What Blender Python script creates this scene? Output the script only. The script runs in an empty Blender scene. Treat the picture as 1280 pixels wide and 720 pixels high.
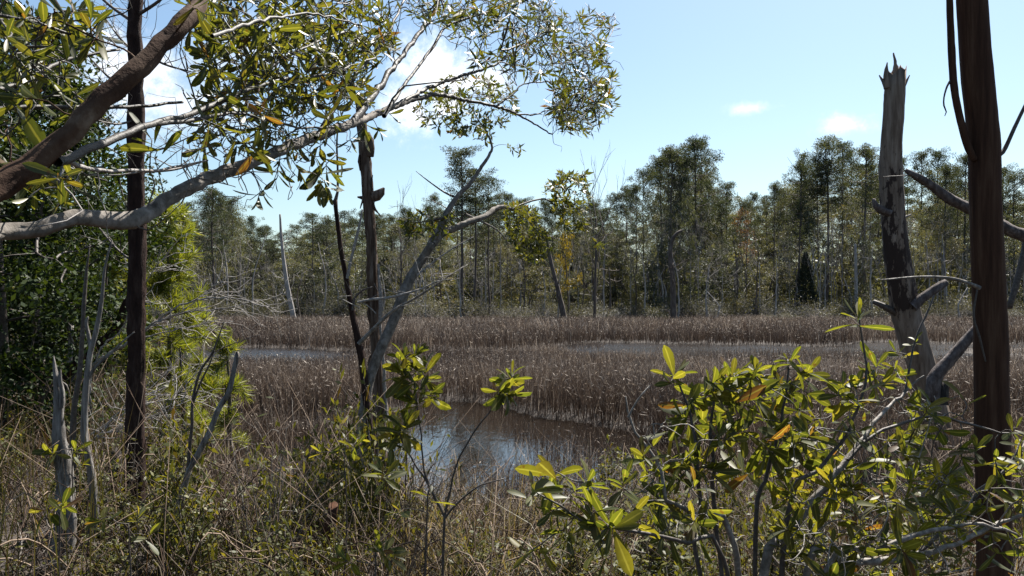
import bpy, math, random
import numpy as np
from mathutils import Vector

random.seed(7)
RNG = np.random.default_rng(11)
SC = bpy.context.scene
COL = SC.collection
R = math.radians

# ------------------------------------------------------------------ camera
HC = 2.6          # eye height above the water
F = 1000.0        # focal length in photo pixels (1280 wide)
HY = 370.0        # horizon line
cam_d = bpy.data.cameras.new('camera')
cam_d.sensor_width = 36.0
cam_d.lens = 36.0 * F / 1280.0
cam_d.shift_y = (HY - 360.0) / 1280.0
cam_d.clip_start = 0.05
cam_d.clip_end = 6000
cam = bpy.data.objects.new('camera', cam_d)
cam.location = (0, 0, HC)
cam.rotation_euler = (R(90), 0, 0)
COL.objects.link(cam)
SC.camera = cam

# ------------------------------------------------------------------ sun and sky
SUN_EL, SUN_AZ = 55.0, 32.0      # azimuth to the right of the view direction
w = bpy.data.worlds.new('World')
SC.world = w
w.use_nodes = True
nt = w.node_tree
for n in list(nt.nodes):
    nt.nodes.remove(n)
N = nt.nodes.new
L = nt.links.new
out = N('ShaderNodeOutputWorld')
bg = N('ShaderNodeBackground')
sky = N('ShaderNodeTexSky')
sky.sky_type = 'NISHITA'
sky.sun_disc = False
sky.sun_elevation = R(SUN_EL)
sky.sun_rotation = R(SUN_AZ)
sky.air_density = 1.0
sky.dust_density = 1.1
sky.ozone_density = 1.1
SKY_STRENGTH = 0.052
bg.inputs['Strength'].default_value = SKY_STRENGTH
tc = N('ShaderNodeTexCoord')
noi = N('ShaderNodeTexNoise')
noi.inputs['Scale'].default_value = 7.0
noi.inputs['Detail'].default_value = 8
noi.inputs['Roughness'].default_value = 0.6
L(tc.outputs['Generated'], noi.inputs['Vector'])


noi2 = N('ShaderNodeTexNoise')
noi2.inputs['Scale'].default_value = 34.0
noi2.inputs['Detail'].default_value = 9
noi2.inputs['Roughness'].default_value = .68
L(tc.outputs['Generated'], noi2.inputs['Vector'])


def mth(op, a, b=None, clamp=False):
    m = N('ShaderNodeMath')
    m.operation = op
    m.use_clamp = clamp
    for i, v in enumerate((a, b)):
        if v is None:
            continue
        if isinstance(v, (int, float)):
            m.inputs[i].default_value = v
        else:
            L(v, m.inputs[i])
    return m.outputs[0]


def vmt(op, a, b):
    m = N('ShaderNodeVectorMath')
    m.operation = op
    for i, v in enumerate((a, b)):
        if v is None:
            continue
        if isinstance(v, tuple):
            m.inputs[i].default_value = v
        else:
            L(v, m.inputs[i])
    return m.outputs['Value' if op == 'LENGTH' else 'Vector']


def pdir(x, y):
    return Vector(((x - 640) / F, 1.0, (HY - y) / F)).normalized()


mask = None
# white cumulus patches in the sky: direction, half width, half height, strength
for (x, y, a, b, s) in ((545, 95, .048, .040, 1.0), (505, 135, .036, .030, .95), (600, 105, .036, .024, .8), (560, 130, .04, .022, .9), (170, 90, .075, .040, .7),
                        (95, 120, .05, .03, .5), (220, 130, .06, .03, .55), (940, 135, .026, .008, .45), (1050, 156, .030, .012, .6), (330, 60, .06, .04, .4)):
    d0 = pdir(x, y)
    df = vmt('SUBTRACT', tc.outputs['Generated'], tuple(d0))
    df = vmt('MULTIPLY', df, (1 / a, 4.0, 1 / b))
    ln = vmt('LENGTH', df, None)
    q = mth('ADD', ln, mth('MULTIPLY', mth('SUBTRACT', noi.outputs['Fac'], .5), 2.2))
    q = mth('ADD', q, mth('MULTIPLY', mth('SUBTRACT', noi2.outputs['Fac'], .5), 2.6))
    q = mth('MULTIPLY', mth('SUBTRACT', 1.4, q), .95, True)
    q = mth('MULTIPLY', q, q)
    q = mth('MULTIPLY', q, s)
    mask = q if mask is None else mth('MAXIMUM', mask, q)
tint = N('ShaderNodeMix')
tint.data_type = 'RGBA'
tint.blend_type = 'MULTIPLY'
tint.inputs[0].default_value = 1.0
L(sky.outputs[0], tint.inputs[6])
tint.inputs[7].default_value = (.93, 1.02, 1.02, 1)
mixc = N('ShaderNodeMix')
mixc.data_type = 'RGBA'
L(mask, mixc.inputs[0])
L(tint.outputs[2], mixc.inputs[6])
mixc.inputs[7].default_value = (9.5, 9.6, 9.8, 1)
L(mixc.outputs[2], bg.inputs['Color'])
L(bg.outputs[0], out.inputs['Surface'])

sd = bpy.data.lights.new('sun', 'SUN')
sd.energy = 5.0
sd.angle = R(0.5)
sd.color = (1.0, .95, .87)
sun = bpy.data.objects.new('sun', sd)
COL.objects.link(sun)
sv = Vector((math.sin(R(SUN_AZ)) * math.cos(R(SUN_EL)), math.cos(R(SUN_AZ)) * math.cos(R(SUN_EL)), math.sin(R(SUN_EL))))
sun.rotation_euler = sv.to_track_quat('Z', 'Y').to_euler()
sun.location = sv * 60

SC.view_settings.view_transform = 'Standard'
SC.view_settings.look = 'None'
SC.view_settings.gamma = 1.0
SC.view_settings.exposure = 1.6
SC.cycles.max_bounces = 6
SC.cycles.diffuse_bounces = 3
SC.cycles.glossy_bounces = 3
SC.cycles.transmission_bounces = 3
SC.cycles.caustics_reflective = False
SC.cycles.caustics_refractive = False


# ------------------------------------------------------------------ helpers
def P(x, y, d):
    """a point of the place, from its bearing in the photo and its distance"""
    return np.array(((x - 640) / F * d, d, HC + (HY - y) / F * d))


def PL(pts, d=None):
    out = []
    last = d
    for p in pts:
        if len(p) > 2:
            last = p[2]
        out.append(P(p[0], p[1], last))
    # interpolate missing depths linearly between given ones
    idx = [i for i, p in enumerate(pts) if len(p) > 2]
    if idx:
        dd = np.interp(range(len(pts)), idx, [pts[i][2] for i in idx])
        out = [P(p[0], p[1], dd[i]) for i, p in enumerate(pts)]
    return np.array(out)


class MB:
    def __init__(self):
        self.v, self.q, self.t, self.a, self.e, self.n = [], [], [], [], [], 0

    def add(self, v, quads=None, tris=None, tint=.5, edge=1.0):
        v = np.asarray(v, dtype=np.float64).reshape(-1, 3)
        if quads is not None and len(quads):
            self.q.append(np.asarray(quads, dtype=np.int64) + self.n)
        if tris is not None and len(tris):
            self.t.append(np.asarray(tris, dtype=np.int64) + self.n)
        self.v.append(v)
        self.a.append(np.broadcast_to(np.asarray(tint, dtype=np.float64), (len(v),)))
        self.e.append(np.broadcast_to(np.asarray(edge, dtype=np.float64), (len(v),)))
        self.n += len(v)

    def arrays(self):
        return (np.concatenate(self.v), np.concatenate(self.q) if self.q else np.zeros((0, 4), int),
                np.concatenate(self.t) if self.t else np.zeros((0, 3), int), np.concatenate(self.a))

    def mesh(self, name, mat, base=(0, 0, 0), smooth=True):
        v, q, t, a = self.arrays()
        v = v - np.asarray(base, dtype=np.float64)
        me = bpy.data.meshes.new(name)
        me.vertices.add(len(v))
        me.vertices.foreach_set('co', v.astype(np.float32).ravel())
        nl = len(q) * 4 + len(t) * 3
        me.loops.add(nl)
        me.loops.foreach_set('vertex_index', np.concatenate([q.ravel(), t.ravel()]).astype(np.int32))
        me.polygons.add(len(q) + len(t))
        st = np.concatenate([np.arange(len(q)) * 4, len(q) * 4 + np.arange(len(t)) * 3]).astype(np.int32)
        me.polygons.foreach_set('loop_start', st)
        me.update(calc_edges=True)
        if smooth:
            me.polygons.foreach_set('use_smooth', np.ones(len(q) + len(t), dtype=bool))
        at = me.attributes.new('tint', 'FLOAT', 'POINT')
        at.data.foreach_set('value', a.astype(np.float32))
        e = np.concatenate(self.e)
        if e.min() < 1:
            at = me.attributes.new('rib', 'FLOAT', 'POINT')
            at.data.foreach_set('value', (1 - e).astype(np.float32))
        me.materials.append(mat)
        return me

    def build(self, name, mat, parent=None, base=None, smooth=True):
        """one mesh object; under a parent its coordinates are taken from the thing's base"""
        if base is None:
            base = (0, 0, 0)
            p = parent
            while p is not None:
                if p.parent is None:
                    base = tuple(p.location)
                p = p.parent
        o = bpy.data.objects.new(name, self.mesh(name, mat, base, smooth))
        COL.objects.link(o)
        if parent is not None:
            o.parent = parent
        else:
            o.location = base
        return o


def thing(name, label, cat, loc, group=None):
    o = bpy.data.objects.new(name, None)
    o.empty_display_size = .2
    COL.objects.link(o)
    o.location = tuple(loc)
    o['label'] = label
    o['category'] = cat
    if group:
        o['group'] = group
    return o


def tag(o, label, cat, group=None):
    o['label'] = label
    o['category'] = cat
    if group:
        o['group'] = group
    return o


def dup(root, loc, rotz, scale, label=None, group=None):
    r = root.copy()
    COL.objects.link(r)
    r.location = loc
    r.rotation_euler = (0, 0, rotz)
    r.scale = scale
    if label:
        r['label'] = label
    if group:
        r['group'] = group
    for ch in root.children:
        c = ch.copy()
        COL.objects.link(c)
        c.parent = r
        for g in ch.children:
            e = g.copy()
            COL.objects.link(e)
            e.parent = c
    return r


def resample(pts, rad, step):
    """Catmull-Rom through the points"""
    pts = np.asarray(pts, float)
    rad = np.asarray(rad, float)
    if len(pts) == 2:
        pts = np.array([pts[0], pts.mean(0), pts[1]])
        rad = np.array([rad[0], rad.mean(), rad[-1]])
    p = np.vstack([2 * pts[0] - pts[1], pts, 2 * pts[-1] - pts[-2]])
    o, rr = [], []
    for i in range(1, len(p) - 2):
        seg = np.linalg.norm(p[i + 1] - p[i])
        n = max(1, min(14, int(round(seg / step))))
        t = np.linspace(0, 1, n, endpoint=False)[:, None]
        a, b, c, d = p[i - 1], p[i], p[i + 1], p[i + 2]
        o.append(.5 * ((2 * b) + (-a + c) * t + (2 * a - 5 * b + 4 * c - d) * t ** 2 + (-a + 3 * b - 3 * c + d) * t ** 3))
        rr.append(rad[i - 1] + (rad[i] - rad[i - 1]) * t[:, 0])
    o.append(pts[-1:])
    rr.append(rad[-1:])
    return np.vstack(o), np.concatenate(rr)


def tube(mb, pts, rad, sides=8, step=None, rough=0.0, tint=.5, wob=0.0, jag=0.0):
    pts = np.asarray(pts, float)
    if np.isscalar(rad):
        rad = [rad] * len(pts)
    if len(rad) != len(pts):
        rad = np.interp(np.linspace(0, 1, len(pts)), np.linspace(0, 1, len(rad)), rad)
    if step:
        pts, rad = resample(pts, rad, step)
    pts = pts.copy()
    rad = np.asarray(rad, float).copy()
    n = len(pts)
    if wob:
        nz = RNG.normal(0, wob, (n, 3))
        nz[0] = 0
        pts += nz
    tg = np.gradient(pts, axis=0)
    tg /= np.linalg.norm(tg, axis=1)[:, None] + 1e-9
    ref = np.array((0., 0., 1.)) if abs(tg[0][2]) < .9 else np.array((1., 0., 0.))
    u = np.cross(tg[0], ref)
    u /= np.linalg.norm(u)
    ang = np.arange(sides) * 2 * math.pi / sides
    V = np.empty((n, sides, 3))
    lob = RNG.normal(0, 1, sides)
    for i in range(n):
        u = u - tg[i] * np.dot(u, tg[i])
        u /= np.linalg.norm(u) + 1e-9
        b = np.cross(tg[i], u)
        r = rad[i]
        if rough:
            lob = lob * .75 + RNG.normal(0, .66, sides)
            r = rad[i] * (1 + rough * lob)
        V[i] = pts[i] + (np.cos(ang)[:, None] * u + np.sin(ang)[:, None] * b) * (np.asarray(r).reshape(-1, 1) if rough else r)
    if jag:
        ph = RNG.random(3) * 6.28
        pf = .45 * (.5 + .5 * np.cos(ang + ph[0])) + .35 * np.abs(np.sin(2.5 * ang + ph[1])) ** 2 + .25 * RNG.random(sides) ** 3
        V[-1] += tg[-1] * pf[:, None] * jag
    i = np.arange(n - 1)[:, None] * sides
    j = np.arange(sides)[None, :]
    k = (j + 1) % sides
    q = np.stack([i + j, i + k, i + sides + k, i + sides + j], -1).reshape(-1, 4)
    v = V.reshape(-1, 3)
    tr = []
    c0 = len(v)
    v = np.vstack([v, pts[-1] - (tg[-1] * rad[-1] * 1.5 if jag else -tg[-1] * rad[-1] * .5)])
    tr = [(n * sides - sides + a, n * sides - sides + (a + 1) % sides, c0) for a in range(sides)]
    mb.add(v, q, tr, tint)
    return pts


def norm(a):
    return a / (np.linalg.norm(a, axis=-1, keepdims=True) + 1e-12)


LEAF_BIG = (np.array([0, .2, .45, .7, .89, 1.0]), np.array([.09, .42, .82, 1.0, .72, .12]))
LEAF_MID = (np.array([0, .5, 1.0]), np.array([.12, 1.0, .06]))


def leaves(mb, base, d, up, ln, wd, tint, kind='big', curl=.12, fold=.25):
    """leaf blades: base points, directions, up vectors, lengths, half widths"""
    base = np.asarray(base, float)
    n = len(base)
    if n == 0:
        return
    d = norm(np.asarray(d, float))
    up = np.asarray(up, float)
    s = norm(np.cross(d, up) + 1e-6)
    nn = np.cross(s, d)
    ln = np.broadcast_to(ln, (n,))
    wd = np.broadcast_to(wd, (n,))
    tint = np.broadcast_to(tint, (n,))
    if kind == 'quad':
        v = np.stack([base, base + d * (ln * .45)[:, None] + s * wd[:, None], base + d * ln[:, None],
                      base + d * (ln * .45)[:, None] - s * wd[:, None]], 1)
        q = np.arange(n)[:, None] * 4 + np.arange(4)[None]
        mb.add(v.reshape(-1, 3), q, None, np.repeat(tint, 4))
        return
    t, hw = LEAF_BIG if kind == 'big' else LEAF_MID
    k = len(t)
    cu = RNG.normal(curl, abs(curl) * .8 + .02, n)
    fo = RNG.normal(fold, .12, n)
    rows = []
    for a in range(k):
        c = base + d * (ln * t[a])[:, None] - nn * (ln * cu * t[a] ** 2)[:, None]
        e = s * (wd * hw[a])[:, None]
        z = nn * (wd * hw[a] * fo)[:, None]
        if kind == 'big':
            rows += [c - e + z, c, c + e + z]
        else:
            rows += [c - e, c + e]
    m = 3 if kind == 'big' else 2
    v = np.stack(rows, 1)
    qs = []
    for a in range(k - 1):
        for b in range(m - 1):
            qs.append((a * m + b, a * m + b + 1, a * m + m + b + 1, a * m + m + b))
    q = (np.arange(n)[:, None, None] * (k * m) + np.array(qs)[None]).reshape(-1, 4)
    mb.add(v.reshape(-1, 3), q, None, np.repeat(tint, k * m), np.tile([1., 0., 1.], n * k) if m == 3 else 1.0)


def rand_dirs(n):
    return norm(RNG.normal(0, 1, (n, 3)))


def rosette(mb, tip, d, n, ln, wd, tint_mu=.5, tint_sd=.22, spread=(25, 95), kind='big', droop=.1):
    d = norm(np.asarray(d, float))
    ref = np.array((0, 0, 1.)) if abs(d[2]) < .9 else np.array((1., 0, 0))
    u = norm(np.cross(d, ref))
    b = np.cross(d, u)
    i = np.arange(n)
    a = i * 2.39996 + RNG.random() * 6.28 + RNG.normal(0, .25, n)
    th = np.radians(np.linspace(spread[0], spread[1], n) + RNG.normal(0, 11, n))
    dr = d * np.cos(th)[:, None] + (u * np.cos(a)[:, None] + b * np.sin(a)[:, None]) * np.sin(th)[:, None]
    dr[:, 2] -= droop * RNG.random(n)
    base = tip - d * (np.linspace(0, .45, n) * ln)[:, None]
    lens = ln * np.clip(RNG.normal(1, .2, n), .5, 1.5) * np.linspace(.75, 1.05, n)
    upv = np.broadcast_to(d, (n, 3)) + RNG.normal(0, .35, (n, 3))
    leaves(mb, base, dr, upv, lens, wd * lens / ln * np.clip(RNG.normal(1, .15, n), .6, 1.4),
           np.clip(RNG.normal(tint_mu, tint_sd, n), 0, 1), kind)


def connect(mb, tips, skel, r_tip=.0015, r_base=.005, sag=.06, sides=4, step_pts=6, wig=.05, tint=.5, rmax=None):
    """twigs from a skeleton of points to each tip, each new twig becoming part of the skeleton"""
    skel = np.asarray(skel, float)
    buf = np.empty((len(skel) + len(tips) * step_pts, 3))
    buf[:len(skel)] = skel
    n = len(skel)
    dmin = np.array([np.min(np.linalg.norm(skel - t, axis=1)) for t in tips])
    out = [None] * len(tips)
    for i in np.argsort(dmin):
        t = tips[i]
        dist = np.linalg.norm(buf[:n] - t, axis=1)
        j = int(np.argmin(dist + .12 * RNG.random(n) * dist))
        a = buf[j]
        ln = dist[j]
        if ln < .02:
            out[i] = rand_dirs(1)[0]
            continue
        m1 = a + (t - a) * .33 + RNG.normal(0, wig, 3) * ln + np.array((0, 0, sag * ln))
        m2 = a + (t - a) * .68 + RNG.normal(0, wig, 3) * ln + np.array((0, 0, sag * ln * .7))
        pts, _ = resample(np.array([a, m1, m2, t]), np.ones(4), ln / step_pts)
        rb = min(r_base, r_tip + (r_base - r_tip) * min(1.0, ln / .6))
        tube(mb, pts, np.linspace(rb, r_tip, len(pts)), sides, tint=tint)
        k = min(step_pts, len(pts) - 1)
        buf[n:n + k] = pts[1:1 + k]
        n += k
        out[i] = norm(pts[-1] - pts[-2])
    return np.array(out)


def in_poly(poly, n, seed=None):
    poly = np.asarray(poly, float)
    lo, hi = poly.min(0), poly.max(0)
    res = []
    while len(res) < n:
        p = lo + RNG.random(2) * (hi - lo)
        c = False
        j = len(poly) - 1
        for i in range(len(poly)):
            if (poly[i][1] > p[1]) != (poly[j][1] > p[1]) and p[0] < (poly[j][0] - poly[i][0]) * (p[1] - poly[i][1]) / (poly[j][1] - poly[i][1]) + poly[i][0]:
                c = not c
            j = i
        if c:
            res.append(p)
    return np.array(res)


def fork(mb, start, d, ln, r, depth, sides=3, spread=.6, kids=(2, 3), up=.15, wig=.12, shrink=.62, tips=None, tint=.5, npts=5):
    """a bare branch that divides again and again"""
    d = norm(np.asarray(d, float))
    pts = [np.asarray(start, float)]
    cur = d.copy()
    for i in range(npts - 1):
        cur = norm(cur + RNG.normal(0, wig, 3) + np.array((0, 0, up * .3)))
        pts.append(pts[-1] + cur * ln / (npts - 1))
    pts = np.array(pts)
    tube(mb, pts, np.linspace(r, r * .55, npts), sides, tint=tint)
    if depth <= 0:
        if tips is not None:
            tips.append((pts[-1], cur))
        return
    for k in range(RNG.integers(kids[0], kids[1] + 1)):
        f = .45 + .55 * RNG.random() if k else 1.0
        i = min(npts - 1, max(1, int(round(f * (npts - 1)))))
        nd = norm(pts[i] - pts[i - 1] + RNG.normal(0, spread, 3) + np.array((0, 0, up)))
        fork(mb, pts[i], nd, ln * shrink * (.7 + .6 * RNG.random()), r * .6, depth - 1, sides, spread, kids, up, wig, shrink, tips, tint, max(3, npts - 1))


def vnoise(x, y, scale, seed=0):
    """smooth value noise in 0..1"""
    x = np.asarray(x) / scale + 100 + seed * 17.3
    y = np.asarray(y) / scale + 100 + seed * 9.1
    xi, yi = np.floor(x).astype(int), np.floor(y).astype(int)
    fx, fy = x - xi, y - yi
    fx, fy = fx * fx * (3 - 2 * fx), fy * fy * (3 - 2 * fy)

    def h(a, b):
        s = np.sin(a * 127.1 + b * 311.7 + seed * 74.7) * 43758.5453
        return s - np.floor(s)
    return (h(xi, yi) * (1 - fx) + h(xi + 1, yi) * fx) * (1 - fy) + (h(xi, yi + 1) * (1 - fx) + h(xi + 1, yi + 1) * fx) * fy


def blades(mb, base, h, wd, lean, tint):
    """grass and reed blades: quad below, point above"""
    n = len(base)
    a = RNG.random(n) * math.pi
    s = np.stack([np.cos(a), np.sin(a), np.zeros(n)], 1) * wd[:, None]
    l3 = np.concatenate([lean, np.zeros((n, 1))], 1)
    z = np.array((0, 0, 1.))
    mid = base + z * (h * .55)[:, None] + l3 * .3
    tip = base + z * (h * (1 - .25 * np.minimum(1, (np.linalg.norm(lean, axis=1) / h) ** 2)))[:, None] + l3
    v = np.stack([base - s * .8, base + s * .8, mid + s * .8, mid - s * .8, tip], 1)
    i = np.arange(n)[:, None] * 5
    mb.add(v.reshape(-1, 3), i + np.array([[0, 1, 2, 3]]), i + np.array([[3, 2, 4]]), np.repeat(tint, 5))


# ------------------------------------------------------------------ materials
def newmat(name):
    m = bpy.data.materials.new(name)
    m.use_nodes = True
    t = m.node_tree
    for n in list(t.nodes):
        t.nodes.remove(n)
    o = t.nodes.new('ShaderNodeOutputMaterial')
    return m, t, o


def ramp(t, stops):
    r = t.nodes.new('ShaderNodeValToRGB')
    e = r.color_ramp.elements
    while len(e) < len(stops):
        e.new(.5)
    for i, (p, c) in enumerate(stops):
        e[i].position = p
        e[i].color = (*c, 1)
    return r


def leaf_mat(name, stops, rough=.4, trans=.4, tcol=(1.7, 1.5, .5), spec=.5, objvar=0.0, ribs=False):
    m, t, o = newmat(name)
    at = t.nodes.new('ShaderNodeAttribute')
    at.attribute_name = 'tint'
    r = ramp(t, stops)
    fac = at.outputs['Fac']
    if objvar:
        oi = t.nodes.new('ShaderNodeObjectInfo')
        mm = t.nodes.new('ShaderNodeMath')
        mm.operation = 'MULTIPLY_ADD'
        t.links.new(oi.outputs['Random'], mm.inputs[0])
        mm.inputs[1].default_value = objvar
        ad = t.nodes.new('ShaderNodeMath')
        ad.operation = 'MULTIPLY'
        t.links.new(fac, ad.inputs[0])
        ad.inputs[1].default_value = 1 - objvar
        t.links.new(ad.outputs[0], mm.inputs[2])
        fac = mm.outputs[0]
    t.links.new(fac, r.inputs[0])
    # mottling of the blade itself
    tcn = t.nodes.new('ShaderNodeTexCoord')
    nz = t.nodes.new('ShaderNodeTexNoise')
    nz.inputs['Scale'].default_value = 60
    t.links.new(tcn.outputs['Object'], nz.inputs['Vector'])
    mr = t.nodes.new('ShaderNodeMapRange')
    mr.inputs[3].default_value = .75
    mr.inputs[4].default_value = 1.2
    t.links.new(nz.outputs['Fac'], mr.inputs[0])
    mx = t.nodes.new('ShaderNodeMix')
    mx.data_type = 'RGBA'
    mx.blend_type = 'MULTIPLY'
    mx.inputs[0].default_value = 1
    t.links.new(r.outputs[0], mx.inputs[6])
    t.links.new(mr.outputs[0], mx.inputs[7])
    if ribs:
        # pale midrib, and brown specks where the blade has died
        ra = t.nodes.new('ShaderNodeAttribute')
        ra.attribute_name = 'rib'
        rm = t.nodes.new('ShaderNodeMapRange')
        rm.inputs[1].default_value = .80
        rm.inputs[2].default_value = .93
        rm.inputs[4].default_value = .55
        t.links.new(ra.outputs['Fac'], rm.inputs[0])
        m3 = t.nodes.new('ShaderNodeMix')
        m3.data_type = 'RGBA'
        t.links.new(rm.outputs[0], m3.inputs[0])
        t.links.new(mx.outputs[2], m3.inputs[6])
        m3.inputs[7].default_value = (.20, .19, .07, 1)
        n3 = t.nodes.new('ShaderNodeTexNoise')
        n3.inputs['Scale'].default_value = 42
        n3.inputs['Detail'].default_value = 3
        t.links.new(tcn.outputs['Object'], n3.inputs['Vector'])
        sm = t.nodes.new('ShaderNodeMapRange')
        sm.inputs[1].default_value = .64
        sm.inputs[2].default_value = .70
        sm.inputs[4].default_value = .85
        t.links.new(n3.outputs['Fac'], sm.inputs[0])
        m4 = t.nodes.new('ShaderNodeMix')
        m4.data_type = 'RGBA'
        t.links.new(sm.outputs[0], m4.inputs[0])
        t.links.new(m3.outputs[2], m4.inputs[6])
        m4.inputs[7].default_value = (.06, .03, .012, 1)
        mx = m4
    pr = t.nodes.new('ShaderNodeBsdfPrincipled')
    t.links.new(mx.outputs[2], pr.inputs['Base Color'])
    pr.inputs['Roughness'].default_value = rough
    pr.inputs['Specular IOR Level'].default_value = spec
    if trans <= 0:
        t.links.new(pr.outputs[0], o.inputs[0])
        return m
    tr = t.nodes.new('ShaderNodeBsdfTranslucent')
    m2 = t.nodes.new('ShaderNodeMix')
    m2.data_type = 'RGBA'
    m2.blend_type = 'MULTIPLY'
    m2.inputs[0].default_value = 1
    t.links.new(mx.outputs[2], m2.inputs[6])
    m2.inputs[7].default_value = (*tcol, 1)
    t.links.new(m2.outputs[2], tr.inputs['Color'])
    ms = t.nodes.new('ShaderNodeMixShader')
    ms.inputs[0].default_value = trans
    t.links.new(pr.outputs[0], ms.inputs[1])
    t.links.new(tr.outputs[0], ms.inputs[2])
    t.links.new(ms.outputs[0], o.inputs[0])
    return m


def bark_mat(name, cols, scale=(14, 14, 3), bump=.5, rough=.85, spec=.25, detail=6, patch=None, dist=.02):
    m, t, o = newmat(name)
    tcn = t.nodes.new('ShaderNodeTexCoord')
    mp = t.nodes.new('ShaderNodeMapping')
    mp.inputs['Scale'].default_value = scale
    t.links.new(tcn.outputs['Object'], mp.inputs[0])
    nz = t.nodes.new('ShaderNodeTexNoise')
    nz.inputs['Scale'].default_value = 1.6
    nz.inputs['Detail'].default_value = detail
    nz.inputs['Roughness'].default_value = .65
    t.links.new(mp.outputs[0], nz.inputs['Vector'])
    k = len(cols)
    r = ramp(t, [(.3 + .4 * i / (k - 1), c) for i, c in enumerate(cols)])
    t.links.new(nz.outputs['Fac'], r.inputs[0])
    col = r.outputs[0]
    pr = t.nodes.new('ShaderNodeBsdfPrincipled')
    if patch:
        # bark still clinging in blotches between two heights, bare wood elsewhere
        z0, z1, pc, ps = patch
        n2 = t.nodes.new('ShaderNodeTexNoise')
        mp2 = t.nodes.new('ShaderNodeMapping')
        mp2.inputs['Scale'].default_value = ps
        t.links.new(tcn.outputs['Object'], mp2.inputs[0])
        t.links.new(mp2.outputs[0], n2.inputs['Vector'])
        n2.inputs['Scale'].default_value = 1.0
        n2.inputs['Detail'].default_value = 7
        n2.inputs['Roughness'].default_value = .7
        sx = t.nodes.new('ShaderNodeSeparateXYZ')
        t.links.new(tcn.outputs['Object'], sx.inputs[0])
        a = t.nodes.new('ShaderNodeMapRange')
        a.inputs[1].default_value = z0
        a.inputs[2].default_value = z0 + .9
        t.links.new(sx.outputs[2], a.inputs[0])
        b = t.nodes.new('ShaderNodeMapRange')
        b.inputs[1].default_value = z1
        b.inputs[2].default_value = z1 - 1.3
        t.links.new(sx.outputs[2], b.inputs[0])
        mu = t.nodes.new('ShaderNodeMath')
        mu.operation = 'MULTIPLY'
        t.links.new(a.outputs[0], mu.inputs[0])
        t.links.new(b.outputs[0], mu.inputs[1])
        ad = t.nodes.new('ShaderNodeMath')
        ad.operation = 'MULTIPLY_ADD'
        t.links.new(mu.outputs[0], ad.inputs[0])
        ad.inputs[1].default_value = .24
        t.links.new(n2.outputs['Fac'], ad.inputs[2])
        st = t.nodes.new('ShaderNodeMapRange')
        st.inputs[1].default_value = .67
        st.inputs[2].default_value = .71
        t.links.new(ad.outputs[0], st.inputs[0])
        mx = t.nodes.new('ShaderNodeMix')
        mx.data_type = 'RGBA'
        t.links.new(st.outputs[0], mx.inputs[0])
        t.links.new(col, mx.inputs[6])
        mx.inputs[7].default_value = (*pc, 1)
        col = mx.outputs[2]
    t.links.new(col, pr.inputs['Base Color'])
    pr.inputs['Roughness'].default_value = rough
    pr.inputs['Specular IOR Level'].default_value = spec
    bp = t.nodes.new('ShaderNodeBump')
    bp.inputs['Strength'].default_value = bump
    bp.inputs['Distance'].default_value = dist
    t.links.new(nz.outputs['Fac'], bp.inputs['Height'])
    t.links.new(bp.outputs[0], pr.inputs['Normal'])
    t.links.new(pr.outputs[0], o.inputs[0])
    return m


M_BAY = leaf_mat('bay_leaf', [(0, (0.0936, 0.0456, 0.0176)), (.035, (0.072, 0.057, 0.016)), (.2, (0.036, 0.04712, 0.0128)), (.5, (0.0576, 0.06688, 0.0144)), (.82, (0.09, 0.0874, 0.0176)), (1, (0.1152, 0.0988, 0.02))],
                 rough=0.46, trans=.54, tcol=(2.2, 2.05, .65), ribs=True, spec=0.32)
M_BAYTOP = leaf_mat('overhang_leaf', [(0, (0.1088, 0.054, 0.02)), (.04, (0.068, 0.054, 0.016)), (.25, (0.0306, 0.0396, 0.0144)), (.55, (0.051, 0.0612, 0.0176)), (.85, (0.0782, 0.0792, 0.0224)), (1, (0.102, 0.0972, 0.028))],
                    rough=0.42, trans=.45, tcol=(2.0, 1.85, .5), ribs=True, spec=0.38)
M_HOLLY = leaf_mat('dark_evergreen_leaf', [(0, (0.01224, 0.0216, 0.0072)), (.6, (0.02244, 0.03888, 0.0108)), (1, (0.051, 0.0702, 0.018))], rough=0.6, trans=.25, spec=0.15)
M_SMALL = leaf_mat('small_shrub_leaf', [(0, (0.08028, 0.05204, 0.0192)), (.25, (0.03512, 0.04258, 0.01152)), (.6, (0.07025, 0.07569, 0.01664)), (1, (0.1505, 0.1372, 0.0352))], rough=0.52, trans=.4, spec=0.25)
M_NEEDLE = leaf_mat('far_pine_needles', [(0, (0.02376, 0.03465, 0.02925)), (.5, (0.04158, 0.05346, 0.0405)), (.85, (0.0594, 0.0693, 0.04725)), (1, (0.0891, 0.08415, 0.045))], rough=.6, trans=.3, spec=0.15, objvar=.5)
M_NEARPINE = leaf_mat('sapling_needles', [(0, (0.08775, 0.1072, 0.01755)), (.6, (0.1658, 0.1803, 0.02925)), (1, (0.2535, 0.2243, 0.04875))], rough=.45, trans=.4, tcol=(1.6, 1.6, .5))
M_FAROLIVE = leaf_mat('far_olive_leaf', [(0, (0.03266, 0.04213, 0.03645)), (.4, (0.05988, 0.07096, 0.05468)), (.75, (0.0958, 0.09979, 0.07594)), (.92, (0.1306, 0.1165, 0.07594)), (1, (0.1416, 0.07762, 0.05316))], rough=.5, trans=.35, spec=0.2, objvar=.6)
M_FARGREY = leaf_mat('far_grey_twigs', [(0, (0.092, 0.0828, 0.0782)), (.6, (0.184, 0.1702, 0.1587)), (1, (0.299, 0.276, 0.2587))], rough=.8, trans=0, spec=.2, objvar=.4)
M_FARSHRUB = leaf_mat('far_shrub_leaf', [(0, (.04, .043, .03)), (.5, (.075, .076, .055)), (1, (.125, .12, .09))], rough=.5, trans=.3, spec=0.2, objvar=.6)
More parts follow.
